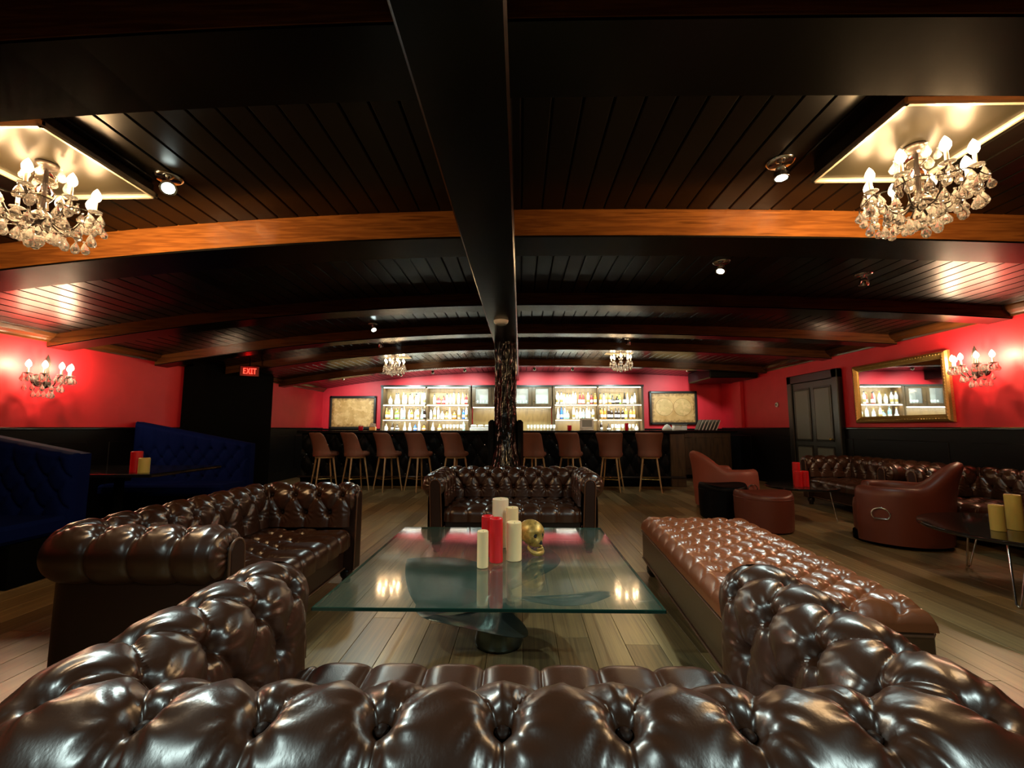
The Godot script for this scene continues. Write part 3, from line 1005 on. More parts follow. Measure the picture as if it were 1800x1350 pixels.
func build_ceiling() -> void:
	var db := 11.9
	var df := -4.0
	# slab of the cambered ceiling
	var o := PackedVector2Array()
	for k in 45:
		var x := -5.5 + 11.0 * k / 44.0
		o.append(Vector2(x, ceil_y(x) + 0.03))
	o.append(Vector2(5.5, 3.0))
	o.append(Vector2(-5.5, 3.0))
	var m := MB.new()
	m.prism(o, -db, -df)
	var c := struct("ceiling", m, M.ceiling_core)
	# tongue-and-groove boards along the room
	var w := 0.145
	var cross := [[-3.2, 0.34], [-1.6, 0.34], [-0.15, 0.34], [1.30, 0.34], [2.93, 0.34], [4.84, 0.26], [6.33, 0.24], [7.66, 0.24], [9.68, 0.24]]
	var rest := MB.new()
	var meshes := {}
	for b in cross.size():
		var d0: float = cross[b][0] + cross[b][1]
		var d1: float = cross[b + 1][0] if b + 1 < cross.size() else db
		for k in 76:
			var x := -5.5 + w * (k + 0.5)
			var tilt := (ceil_y(x + 0.01) - ceil_y(x - 0.01)) / 0.02
			var xf := Transform3D(Basis(Vector3(0, 0, 1), atan(tilt)), P(x, ceil_y(x) + 0.01, (d0 + d1) / 2))
			if b in [3, 4]:
				if not meshes.has(b):
					meshes[b] = boxm(Vector3(w - 0.006, 0.024, d1 - d0), 0.006).mesh()
				obj("ceiling_board", meshes[b], M["board_%d" % (rng.randi() % 3)], c).transform = xf
			else:
				var at := rest.v.size()
				rest.box(Vector3.ZERO, Vector3(w - 0.006, 0.024, d1 - d0), 0.006)
				rest.moved(xf, at)
	obj("far_ceiling_boards", rest, M.board_0, c).set_meta("kind", "stuff")
	# cross beams follow the camber
	for b in cross:
		var out := PackedVector2Array()
		for k in 45:
			var x := -5.5 + 11.0 * k / 44.0
			out.append(Vector2(x, ceil_y(x) - (0.19 if b[1] > 0.3 else 0.13)))
		for k in 45:
			var x := 5.5 - 11.0 * k / 44.0
			out.append(Vector2(x, ceil_y(x) + 0.02))
		m = MB.new()
		m.prism(out, -b[0] - b[1], -b[0])
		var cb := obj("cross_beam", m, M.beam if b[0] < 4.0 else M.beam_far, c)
		var so := PackedVector2Array()
		for k in 45:
			var x := -5.5 + 11.0 * k / 44.0
			so.append(Vector2(x, ceil_y(x) - (0.202 if b[1] > 0.3 else 0.142)))
		for k in 45:
			var x := 5.5 - 11.0 * k / 44.0
			so.append(Vector2(x, ceil_y(x) - (0.188 if b[1] > 0.3 else 0.128)))
		m = MB.new()
		m.prism(so, -b[0] - b[1] + 0.004, -b[0] - 0.004)
		obj("soffit_board", m, M.beam_black, cb)
	# the long middle beam that the column carries
	obj("central_beam", boxm(Vector3(0.37, 0.30, db - df), 0.012, P(-0.225, 2.50 + 0.15, (db + df) / 2)), M.beam_black, c)
	# boxed plates from which the chandeliers hang
	for q in [[-2.51, 2.12, 0.62], [1.99, 2.09, 0.60], [-2.36, 8.0, 0.5], [1.87, 8.0, 0.5]]:
		var y := ceil_y(q[0])
		var h: float = y - (2.62 if q[0] > 0 else 2.59) + 0.02 if q[1] < 5 else 0.12
		obj("boxed_plate", boxm(Vector3(q[2], h, q[2]), 0.01, P(q[0], y - h / 2 + 0.02, q[1])), M.box_plate, c)
		for s in [[0, 1], [0, -1], [1, 0], [-1, 0]]:
			obj("plate_trim", boxm(Vector3(0.03 if s[0] else q[2] + 0.03, 0.035, 0.03 if s[1] else q[2] + 0.03), 0.008, P(q[0] + s[0] * q[2] / 2, y - h + 0.02, q[1] + s[1] * q[2] / 2)), M.cream_trim, c)
	# dark boxed-in duct over the right corner
	obj("boxed_duct", boxm(Vector3(1.1, 0.26, 1.3), 0.02, P(4.9, 2.47, 10.6)), M.black_panel, c)

func build_floor() -> void:
	var f := struct("floor", boxm(Vector3(11.0, 0.2, 15.9), 0.0, P(0, -0.108, 3.95)), M.floor_core)
	var w := 0.19
	var l := 1.3
	var pm := boxm(Vector3(w - 0.002, 0.008, l - 0.002), 0.0015).mesh()
	var rest := {}
	var n := 0
	for k in 58:
		var x := -5.5 + w * (k + 0.5)
		var off := fposmod(k * 0.47, 1.0) * l
		for j in range(-1, 13):
			var d := df_row(j, l, off)
			var s := "plank_%d" % (rng.randi() % 5)
			if d - l / 2 < -4.0 or d + l / 2 > 11.9:
				continue
			if x > -3.3 and x < 4.5 and d > 0.4 and d < 8.6 and n < 300:
				obj("floor_plank", pm, M[s], f, P(x, -0.004, d))
				n += 1
			else:
				if not rest.has(s):
					rest[s] = MB.new()
				rest[s].box(P(x, -0.004, d), Vector3(w - 0.002, 0.008, l - 0.002), 0.0015)
	for s in rest:
		obj("far_floor_planks", rest[s], M[s], f).set_meta("kind", "stuff")

func df_row(j: int, l: float, off: float) -> float:
	return -4.0 + off + l * (j + 0.5)

func build_lounge() -> void:
	var g := "brown leather tufted chesterfield sofas"
	var s := make_sofa("brown tufted leather sofa seen from behind, nearest of all, its back roll across the foreground", P(-0.03, 0, 1.10), PI, g)
	s.scale = Vector3(1.045, 1, 1)
	dup(s, P(-0.08, 0, 4.72), 0.0, "small brown tufted leather sofa facing the viewer beyond the glass table, before the column", g)
	dup(s, P(-1.75, 0, 2.76), PI / 2, "brown tufted leather sofa side-on along the left of the glass table", g)
	make_bench()
	# glass table on a ship's propeller
	var c := P(-0.145, 0, 2.73)
	var t := thing("glass_coffee_table", "square green-edged glass coffee table standing on a steel ship propeller", "coffee table", c)
	obj("glass_top", boxm(Vector3(1.53, 0.014, 1.53), 0.0, Vector3(0, 0.412, 0)), M.table_glass, t)
	for e in [[0, 1], [0, -1], [1, 0], [-1, 0]]:
		obj("ground_edge", boxm(Vector3(0.006 if e[0] else 1.542, 0.016, 0.006 if e[1] else 1.542), 0.002, Vector3(e[0] * 0.768, 0.412, e[1] * 0.768)), M.glass_edge, t)
	var hub := Vector3(0.02, 0, 0.17)
	obj("hub", lathem([Vector2(0, 0), Vector2(0.13, 0), Vector2(0.135, 0.02), Vector2(0.11, 0.12), Vector2(0.085, 0.24), Vector2(0.05, 0.34), Vector2(0.045, 0.395), Vector2(0.04, 0.402), Vector2(0, 0.402)], 24), M.steel, t, hub)
	for k in 4:
		var p := PackedVector3Array()
		var nu := 17
		var nv := 25
		for side in 2:
			for r in nv:
				var q := float(r) / (nv - 1)
				var rad := lerpf(0.07, 0.60, q)
				var wd := 0.05 + 0.215 * pow(sin(PI * pow(q, 0.75) * 0.985), 0.62) * (1.0 if q < 0.9 else 1.0)
				wd *= sqrt(maxf(0.0, 1.0 - pow(maxf(0.0, q - 0.55) / 0.45, 2.6)))
				var pitch := lerpf(0.42, 0.10, q)
				for cc in nu:
					var w := -1.0 + 2.0 * (cc if side == 0 else nu - 1 - cc) / (nu - 1)
					var th := 0.012 * (1.0 - 0.75 * q) * sqrt(1.0 - 0.98 * w * w) * (1.0 if side == 0 else -1.0)
					var y := 0.25 + 0.12 * q * q + w * wd * sin(pitch) + th
					p.append(Vector3(rad + 0.05 * w * w * q, clampf(y, 0.004, 0.398), w * wd * cos(pitch) + 0.10 * q * q))
		var m := MB.new()
		m.grid(p, nu, nv * 2)
		m.moved(Transform3D(Basis(Vector3.UP, deg_to_rad(94.0 + 90.0 * k + 160.0)), hub))
		obj("propeller_blade", m, M.steel, t)
	# what stands on the glass
	var y := 0.4205
	candle("tall thick red pillar candle in front of the cream candles on the glass table", "wax_red", P(-0.145, y, 2.62), 0.039, 0.25, "pillar candles on the glass table")
	candle("second red pillar candle half hidden behind the front red one on the glass table", "wax_red", P(-0.205, y, 2.74), 0.037, 0.24, "pillar candles on the glass table")
	candle("slim cream pillar candle left of the red one on the glass table", "wax_cream", P(-0.215, y, 2.52), 0.032, 0.20, "pillar candles on the glass table")
	candle("tallest ivory pillar candle standing behind the red candles on the glass table", "wax_ivory", P(-0.135, y, 2.95), 0.054, 0.31, "pillar candles on the glass table")
	candle("thick cream pillar candle right of the red one, beside the gold skull", "wax_cream", P(-0.04, y, 2.66), 0.045, 0.22, "pillar candles on the glass table")
	candle("cream candle peeping out between the tallest ivory candle and the thick cream one", "wax_cream", P(-0.055, y, 2.86), 0.04, 0.27, "pillar candles on the glass table")
	var so := thing("skull_ornament", "tarnished gold skull ornament beside the candles on the glass table", "ornament", P(0.065, y, 2.80), 0.7)
	so.scale = Vector3.ONE * 1.15
	var p := PackedVector3Array()
	for r in 33:
		var th := PI * r / 32.0
		for k in 49:
			var ph := TAU * k / 48.0
			var d := Vector3(sin(th) * cos(ph), cos(th), sin(th) * sin(ph))
			var q := Vector3(d.x * 0.064, d.y * 0.066, d.z * 0.082)
			var front := clampf(d.z, 0.0, 1.0)
			if d.y < 0.0:
				q.x *= 1.0 + 0.30 * d.y * front
				q.y *= 1.0 + 0.55 * front
				q.z += -0.012 * d.y * front
			q.y = lerpf(q.y, q.y * 0.72, clampf(-d.z, 0, 1) * clampf(-d.y * 2.0, 0, 1))
			for sgn in [-1.0, 1.0]:
				q -= d * 0.030 * exp(-(pow(d.x - sgn * 0.38, 2.0) + pow(d.y + 0.10, 2.0)) / 0.035) * front
				q -= d * 0.012 * exp(-(pow(d.x - sgn * 0.62, 2.0) + pow(d.y + 0.62, 2.0)) / 0.05) * front
				q += d * 0.006 * exp(-(pow(d.x - sgn * 0.36, 2.0) + pow(d.y - 0.16, 2.0)) / 0.02) * front
			p.append(q)
	var sk := MB.new()
	sk.grid(p, 49, 33)
	obj("cranium", sk, M.gold, so, Vector3(0, 0.112, 0))
	for sgn in [-1.0, 1.0]:
		var e := obj("eye_socket", lathem([Vector2(0, -0.018), Vector2(0.013, -0.013), Vector2(0.018, 0), Vector2(0.013, 0.013), Vector2(0, 0.018)], 14), M.wick, so, Vector3(sgn * 0.0245, 0.104, 0.052))
		e.scale = Vector3(1.0, 0.95, 0.7)
	obj("nose_hollow", lathem([Vector2(0, -0.016), Vector2(0.010, -0.010), Vector2(0.006, 0.004), Vector2(0, 0.014)], 10), M.wick, so, Vector3(0, 0.074, 0.078))
	for k in 6:
		var a := -0.5 + 0.2 * k
		obj("tooth", boxm(Vector3(0.0085, 0.016, 0.007), 0.002), M.gold, so, Vector3(0.034 * sin(a), 0.034, 0.040 + 0.034 * cos(a)))
	var jw := PackedVector3Array()
	for r in 9:
		var b := TAU * r / 8.0
		for k in 25:
			var a := -1.7 + 3.4 * k / 24.0
			var o := 0.042 + 0.008 * cos(b)
			jw.append(Vector3(o * sin(a), 0.014 + 0.013 * sin(b) + 0.028 * pow(absf(a) / 1.7, 3.0), 0.030 + o * 1.05 * cos(a)))
	sk = MB.new()
	sk.grid(jw, 25, 9)
	obj("jaw", sk, M.gold, so)

func build_right_side() -> void:
	var src := get_node("chesterfield_sofa")
	var g := "brown leather tufted chesterfield sofas"
	dup(src, P(4.98, 0, 6.35), -PI / 2, "tufted leather sofa against the right wall, under the gilt mirror", g)
	dup(src, P(4.98, 0, 4.42), -PI / 2, "tufted leather sofa against the right wall, nearer one, cut by the frame", g)
	make_club_chair("dark rust barrel club chair with a chrome ring handle, behind the ottoman", P(4.0, 0, 4.82), deg_to_rad(-132.0), M.leather_rust)
	make_club_chair("rose brown barrel club chair with flared back, near the bar end", P(3.12, 0, 6.75), deg_to_rad(100.0), M.leather_rose)
	for q in [["black round leather pouffe in front of the rose club chair", "leather_black", 2.72, 6.0, 0.30, 0.45], ["rust brown round leather pouffe with a dished top, beside the black one", "leather_rust", 2.90, 5.35, 0.315, 0.44]]:
		var t := thing("leather_pouffe", q[0], "pouffe", P(q[2], 0, q[3]), 0.0, "round leather pouffes")
		var r: float = q[4]
		var h: float = q[5]
		var p := PackedVector3Array()
		var pr := [Vector2(0.0, 0.03), Vector2(0.94, 0.03), Vector2(0.97, 0.06), Vector2(1.0, 0.5), Vector2(1.0, 0.88), Vector2(0.985, 0.95), Vector2(0.94, 0.995), Vector2(0.88, 1.0), Vector2(0.75, 0.965), Vector2(0.45, 0.93), Vector2(0.0, 0.92)]
		for k in pr:
			for s in 41:
				var a := TAU * s / 40
				p.append(Vector3(k.x * r * cos(a), k.y * h + 0.02 * cos(2.0 * a) * smoothstep(0.5, 1.0, k.y) * k.x, k.x * r * sin(a)))
		var m := MB.new()
		m.grid(p, 41, pr.size())
		obj("drum", m, M[q[1]], t)
		obj("seam", tubem(circle(r * 1.0, h * 0.86, 40), 0.005, -1, 6, true), M[q[1]], t)
		obj("plinth", lathem([Vector2(0, 0), Vector2(r * 0.88, 0), Vector2(r * 0.88, 0.03), Vector2(0, 0.03)], 28), M.black_matt, t)
	# low black tables
	make_low_table("low black glossy table on chrome hairpin legs, right foreground", P(3.84, 0, 3.36), 0.68, 0.45)
	make_low_table("small low black table between the pouffes and the wall sofa", P(3.72, 0, 5.92), 0.42, 0.44)
	candle("shorter pale yellow candle on the black table at right", "wax_yellow", P(3.50, 0.45, 3.33), 0.042, 0.185, "pale yellow candles on the black table")
	candle("taller pale yellow candle behind the shorter one on the black table", "wax_yellow", P(3.66, 0.45, 3.36), 0.046, 0.255, "pale yellow candles on the black table")
	candle("left red candle of the three on the small low table", "wax_red", P(3.60, 0.44, 5.78), 0.045, 0.20, "red candles on the small table")
	candle("right red candle of the three on the small low table", "wax_red", P(3.70, 0.44, 5.80), 0.045, 0.20, "red candles on the small table")
	candle("tallest red candle, rear of the three on the small low table", "wax_red", P(3.69, 0.44, 5.95), 0.045, 0.30, "red candles on the small table")
	# mirror
	var t := thing("gilt_mirror", "large gilt framed mirror on the red right wall reflecting the bar", "mirror", P(5.47, 1.735, 6.36), -PI / 2)
	var mw := 1.58
	var mh := 0.92
	obj("mirror_glass", boxm(Vector3(mw - 0.16, mh - 0.16, 0.012), 0.001), M.mirror, t)
	var fr := PackedVector2Array()
	for q in [Vector2(0, -0.02), Vector2(0.10, -0.02), Vector2(0.10, 0.015), Vector2(0.085, 0.04), Vector2(0.06, 0.05), Vector2(0.035, 0.035), Vector2(0.02, 0.02), Vector2(0, 0.012)]:
		fr.append(q)
	for s in 4:
		var m := MB.new()
		var hl := (mw if s % 2 == 0 else mh) / 2
		var hw := (mh if s % 2 == 0 else mw) / 2
		for k in fr.size():
			var j := (k + 1) % fr.size()
			var qd := []
			for e in [[k, -1.0], [k, 1.0], [j, 1.0], [j, -1.0]]:
				var f: Vector2 = fr[e[0]]
				qd.append(Vector3(e[1] * (hl - 0.10 + f.x), hw - 0.10 + f.x, f.y))
			m.face(qd)
		m.moved(Transform3D(Basis(Vector3(0, 0, 1), PI / 2 * s), Vector3.ZERO))
		var fo := obj("gilt_frame", m, M.gilt, t)
		var beads := MB.new()
		var nb := int(hl / 0.022)
		for k in nb:
			var xx := -hl + 0.06 + (2 * hl - 0.12) * (k + 0.5) / nb
			beads.lathe([Vector2(0, -0.011), Vector2(0.010, -0.004), Vector2(0.010, 0.004), Vector2(0, 0.011)], 6, Vector3(xx, hw - 0.042, 0.046))
		beads.moved(Transform3D(Basis(Vector3(0, 0, 1), PI / 2 * s), Vector3.ZERO))
		var bo := obj("beading", beads, M.gilt, fo)
		bo.set_meta("kind", "stuff")
	# thermostat
	t = thing("wall_thermostat", "small round white thermostat on the red wall left of the door", "thermostat", P(5.5, 1.69, 9.37), -PI / 2)
	var th := obj("housing", lathem([Vector2(0, 0), Vector2(0.055, 0), Vector2(0.052, 0.018), Vector2(0.045, 0.024), Vector2(0, 0.026)], 24), M.white, t)
	th.rotation.x = PI / 2
	obj("dial", lathem([Vector2(0, 0.022), Vector2(0.02, 0.022), Vector2(0.018, 0.034), Vector2(0, 0.035)], 16), M.cap_dark, t).rotation.x = PI / 2

func circle(r: float, y: float, n: int) -> Array:
	var a := []
	for k in n:
		a.append(Vector3(r * cos(TAU * k / n), y, r * sin(TAU * k / n)))
	return a

func make_low_table(label: String, at: Vector3, r: float, h: float) -> void:
	var t := thing("low_table", label, "coffee table", at, 0.0, "low black tables")
	obj("tabletop", lathem([Vector2(0, h - 0.03), Vector2(r - 0.01, h - 0.03), Vector2(r, h - 0.024), Vector2(r, h - 0.006), Vector2(r - 0.006, h), Vector2(0, h)], 48), M.table_black, t)
	for k in 3:
		var a := deg_to_rad(152.0 + 120.0 * k)
		var d := Vector3(cos(a), 0, sin(a))
		var s := Vector3(-d.z, 0, d.x)
		obj("hairpin_leg", tubem([d * r * 0.72 + s * 0.05 + Vector3(0, h - 0.03, 0), d * r * 0.86 + s * 0.012 + Vector3(0, 0.02, 0), d * r * 0.865 + Vector3(0, 0.008, 0), d * r * 0.86 - s * 0.012 + Vector3(0, 0.02, 0), d * r * 0.72 - s * 0.05 + Vector3(0, h - 0.03, 0)], 0.0075, -1, 8), M.chrome, t)

func build_booths() -> void:
	# blue velvet booths along the left wall: high backs that slope down towards the aisle
	for q in [["near blue velvet booth bench with buttoned back, at the left edge", 3.72], ["far blue velvet booth bench with buttoned back, beside the black partition", 6.1]]:
		var t := thing("booth_bench", q[0], "booth bench", P(-4.63, 0, q[1]), 0.0, "blue velvet booth benches")
		var w := 1.66
		var p := PackedVector3Array()
		var nu := 121
		var nv := 71
		for r in nv:
			for c in nu:
				var x := -w / 2 + w * c / (nu - 1)
				var top := lerpf(1.29, 0.98, clampf((x + w / 2) / w, 0, 1))
				var y := 0.12 + (top - 0.12) * r / (nv - 1)
				var e := minf(minf(w / 2 - absf(x), top - y) / 0.05, 1.0)
				var h := tuft(x, y, 0.0, 0.2, 0.52, 0.13, 4, 0.025, 0.024, 0.0)
				p.append(Vector3(x, y, 0.02 + 0.05 * sqrt(maxf(0.0, 1.0 - pow(1.0 - maxf(e, 0.0), 2.0))) + h * clampf(e, 0, 1)))
		var m := MB.new()
		m.grid(p, nu, nv)
		obj("buttoned_back", m, M.velvet, t)
		var o := PackedVector2Array([Vector2(-w / 2, 0.0), Vector2(w / 2, 0.0), Vector2(w / 2, 0.975), Vector2(-w / 2, 1.285)])
		m = MB.new()
		m.prism(o, -0.08, 0.03, 0.01)
		obj("back_frame", m, M.velvet, t)
		obj("seat", boxm(Vector3(w, 0.14, 0.50), 0.03, Vector3(0, 0.40, 0.30)), M.velvet, t)
		obj("base", boxm(Vector3(w, 0.32, 0.42), 0.005, Vector3(0, 0.165, 0.26)), M.black_matt, t)
	var t := thing("booth_table", "black booth table with a shiny edge between the blue benches", "table", P(-4.55, 0, 4.90))
	obj("tabletop", boxm(Vector3(1.6, 0.035, 1.05), 0.006, Vector3(0, 0.715, 0)), M.black_gloss, t)
	obj("edge_strip", boxm(Vector3(0.008, 0.02, 1.03), 0.002, Vector3(0.804, 0.717, 0)), M.chrome, t)
	obj("pedestal", lathem([Vector2(0, 0), Vector2(0.26, 0), Vector2(0.26, 0.02), Vector2(0.05, 0.05), Vector2(0.045, 0.66), Vector2(0.14, 0.70), Vector2(0, 0.70)], 20), M.black_matt, t)
	candle("red pillar candle on the black booth table", "wax_red", P(-4.06, 0.7325, 4.55), 0.052, 0.22, "candles on the booth table")
	candle("short pale yellow candle right of the red one on the booth table", "wax_yellow", P(-3.93, 0.7325, 4.50), 0.05, 0.155, "candles on the booth table")
	# exit sign
	t = thing("exit_sign", "small glowing red EXIT sign hanging before the black partition", "sign", P(-4.73, 2.18, 7.4), deg_to_rad(30.0))
	obj("housing", boxm(Vector3(0.30, 0.19, 0.05), 0.006), M.black_matt, t)
	obj("face_plate", boxm(Vector3(0.28, 0.17, 0.006), 0.002, Vector3(0, 0, 0.027)), mat(Color(0.10, 0.005, 0.005), 0.4), t)
	obj("hanger", tubem([Vector3(0, 0.09, 0), Vector3(0, 0.21, 0)], 0.01), M.black_matt, t)
	var tm := TextMesh.new()
	tm.text = "EXIT"
	tm.font = sys_font("Droid Sans")
	tm.font_size = 48
	tm.pixel_size = 0.0024
	tm.depth = 0.006
	obj("lettering", tm, M.exit_red, t, Vector3(0, 0, 0.031)).scale = Vector3(0.85, 1.2, 1)
	omni(t, Vector3(0, 0, 0.09), Color(1, 0.05, 0.05), 0.03, 0.05)

func sys_font(n: String) -> SystemFont:
	var f := SystemFont.new()
	f.font_names = PackedStringArray([n])
	f.font_weight = 700
	return f

# ------------------------------------------------------------------ bar
func bx_px(px: float, d := 11.6) -> float:
	return (px - 915.0) / 760.0 * d

func build_bar() -> void:
	# counter
	var t := thing("bar_counter", "long dark bar counter with a buttoned front behind the stools", "bar counter", P(-0.6, 0, 9.3))
	var x0 := -4.0
	var x1 := 3.95
	obj("countertop", boxm(Vector3(x1 - x0 + 0.1, 0.055, 0.72), 0.012, Vector3((x0 + x1) / 2, 1.115, 0.0)), M.black_gloss, t)
	var p := PackedVector3Array()
	var nu := 261
	var nv := 31
	for r in nv:
		for c in nu:
			var x := x0 + (x1 - x0) * c / (nu - 1)
			var y := 0.14 + 0.94 * r / (nv - 1)
			p.append(Vector3(x, y, 0.20 + tuft(x, y, 0.0, 0.30, 0.25, 0.2, 5, 0.03, 0.02, 0.0)))
	var m := MB.new()
	m.grid(p, nu, nv)
	obj("buttoned_front", m, M.leather_black, t)
	var st := lathem([Vector2(0, 0), Vector2(0.012, 0.002), Vector2(0.012, 0.006), Vector2(0.0, 0.014)], 6, true)
	var studs := MB.new()
	for r in 5:
		for k in range(-13, 14):
			var x: float = 0.30 * (k + 0.5 * (r % 2))
			if x > x0 and x < x1:
				var at := studs.v.size()
				studs.lathe([Vector2(0, 0), Vector2(0.012, 0.002), Vector2(0.012, 0.006), Vector2(0.0, 0.014)], 6, Vector3.ZERO, true)
				studs.moved(Transform3D(Basis(Vector3.RIGHT, PI / 2), Vector3(x, 0.25 + 0.2 * r, 0.196)), at)
	obj("crystal_studs", studs, M.chrome, t).set_meta("kind", "stuff")
	obj("carcass", boxm(Vector3(x1 - x0, 1.08, 0.42), 0.004, Vector3((x0 + x1) / 2, 0.545, -0.03)), M.black_panel, t)
	obj("kickboard", boxm(Vector3(x1 - x0, 0.14, 0.06), 0.004, Vector3((x0 + x1) / 2, 0.07, 0.19)), M.black_matt, t)
	obj("foot_rail", tubem([Vector3(x0, 0.2, 0.33), Vector3(x1, 0.2, 0.33)], 0.02), M.iron, t)
	obj("end_pillar", boxm(Vector3(0.30, 1.08, 0.5), 0.01, Vector3(x1 - 0.12, 0.54, 0.02)), M.oak_dark, t)
	# return of the bar, set further back
	t = thing("bar_return", "brown wooden bar return with menus on top, right of the long counter", "bar counter", P(4.25, 0, 10.75))
	obj("countertop", boxm(Vector3(1.9, 0.05, 0.66), 0.012, Vector3(-0.05, 1.115, 0)), M.black_gloss, t)
	obj("front_panel", boxm(Vector3(1.75, 1.0, 0.5), 0.006, Vector3(-0.1, 0.59, -0.02)), M.oak_dark, t)
	obj("kickboard", boxm(Vector3(1.75, 0.10, 0.44), 0.004, Vector3(-0.1, 0.05, -0.02)), M.black_matt, t)
	for k in 4:
		obj("raised_panel", boxm(Vector3(0.36, 0.74, 0.02), 0.008, Vector3(-0.77 + 0.44 * k, 0.60, 0.235)), M.oak_dark, t)
	# stools
	var src: Node3D
	var px := [572.0, 627.0, 684.0, 739.0, 802.0, 938.0, 1002.0, 1071.0, 1138.0]
	for k in px.size():
		var at := P((px[k] - 915.0) / 760.0 * 8.45, 0, 8.45 if k != 6 else 8.5)
		var turn := deg_to_rad([128, 130, 133, 137, 138, 143, 142, 158, 163][k])
		var label := "brown leather bar stool, %s from the left along the bar" % ordinal(k)
		if k == 4:
			label = "brown leather bar stool immediately left of the black column"
		elif k == 5:
			label = "brown leather bar stool immediately right of the black column"
		elif k == 8:
			label = "brown leather bar stool at the right end of the row"
		if k == 0:
			src = make_stool("brown leather bar stool at the left end of the row", at, turn)
		else:
			dup(src, at, turn, label)
	# back bar: three units standing on a low cupboard
	var bb := thing("back_bar_base", "long low black cupboard under the lit bottle shelves", "cupboard", P(-0.23, 0, 11.55))
	obj("body", boxm(Vector3(7.1, 1.06, 0.58), 0.006, Vector3(0, 0.53, 0.0)), M.oak_dark, bb)
	obj("worktop", boxm(Vector3(7.14, 0.04, 0.62), 0.008, Vector3(0, 1.09, 0.01)), M.paper, bb)
	for k in 12:
		obj("cupboard_door", boxm(Vector3(0.56, 0.86, 0.02), 0.006, Vector3(-3.24 + 0.589 * k, 0.56, 0.295)), M.oak_dark, bb)
	shelf_unit("left lit bottle shelving of the back bar, three tiers", -3.74, -1.33, [[748.0, 0]])
	shelf_unit("right lit bottle shelving of the back bar, three tiers", 0.86, 3.26, [[1047.0, 0]])
	glass_cupboard()
	bottles()
	bar_clutter()
	# framed maps
	for q in [["antique world map in a dark frame on the back wall, left of the shelving", -4.63, 1.62, 1.18, 0.80, "parchment_one"], ["antique twin hemisphere map in a dark frame, right of the shelving", 4.16, 1.74, 1.18, 0.80, "parchment_two"]]:
		t = thing("framed_map", q[0], "picture", P(q[1], q[2], 11.87), 0.0, "framed antique maps")
		var w: float = q[3]
		var h: float = q[4]
		var mp := MB.new()
		mp.face([Vector3(-w / 2, h / 2, 0), Vector3(w / 2, h / 2, 0), Vector3(w / 2, -h / 2, 0), Vector3(-w / 2, -h / 2, 0)], [Vector2(0, 0), Vector2(1, 0), Vector2(1, 1), Vector2(0, 1)])
		mp.box(Vector3(0, 0, -0.008), Vector3(w, h, 0.014), 0.0)
		obj("map_print", mp, M[q[5]], t, Vector3(0, 0, 0.012))
		for s in [-1.0, 1.0]:
			obj("frame_rail", boxm(Vector3(w + 0.12, 0.065, 0.045), 0.012, Vector3(0, s * (h / 2 + 0.025), 0.008)), M.door_frame, t)
			obj("frame_rail", boxm(Vector3(0.065, h + 0.12, 0.045), 0.012, Vector3(s * (w / 2 + 0.025), 0, 0.008)), M.door_frame, t)

const SHELF := [1.123, 1.435, 1.835]
const TOP := 2.29

func shelf_unit(label: String, xa: float, xb: float, _q: Array) -> void:
	var w := xb - xa
	var t := thing("bottle_shelving", label, "shelving", P((xa + xb) / 2, 1.11, 11.66), 0.0, "lit bottle shelving of the back bar")
	var fz := 0.15
	obj("back_panel", boxm(Vector3(w, 1.18, 0.02), 0.002, Vector3(0, 0.59, -0.20)), M.oak, t)
	for s in [-1.0, 1.0]:
		obj("side_panel", boxm(Vector3(0.06, 1.20, 0.37), 0.006, Vector3(s * (w / 2 - 0.03), 0.60, -0.02)), M.oak_dark, t)
	obj("top_panel", boxm(Vector3(w + 0.02, 0.05, 0.40), 0.006, Vector3(0, 1.205, -0.01)), M.door_frame, t)
	obj("base_board", boxm(Vector3(w - 0.12, 0.012, 0.34), 0.002, Vector3(0, 0.006, -0.02)), M.oak, t)
	obj("divider", boxm(Vector3(0.03, 1.17, 0.30), 0.004, Vector3(0.02, 0.59, -0.04)), M.oak_dark, t)
	for k in 3:
		var y: float = SHELF[k] - 1.11
		if k == 0:
			continue
		for s in [-1.0, 1.0]:
			obj("shelf", boxm(Vector3(w / 2 - 0.065, 0.022, 0.30), 0.004, Vector3(s * (w / 4 - 0.012), y - 0.012, -0.035)), M.oak, t)
	for q in [[1.165, 2.8], [SHELF[2] - 1.11 - 0.034, 2.7], [SHELF[1] - 1.11 - 0.034, 2.0]]:
		for s in [-1.0, 1.0]:
			obj("led_strip", boxm(Vector3(w / 2 - 0.09, 0.018 if q[1] > 2.5 else 0.008, 0.014), 0.002, Vector3(s * (w / 4 - 0.012), q[0], 0.115)), M.led, t)
		area(t, Vector3(0, q[0] - 0.012, 0.10), Vector3(0, -1, -0.45), Vector2(w - 0.15, 0.03), Color(0.98, 0.97, 0.88), q[1])

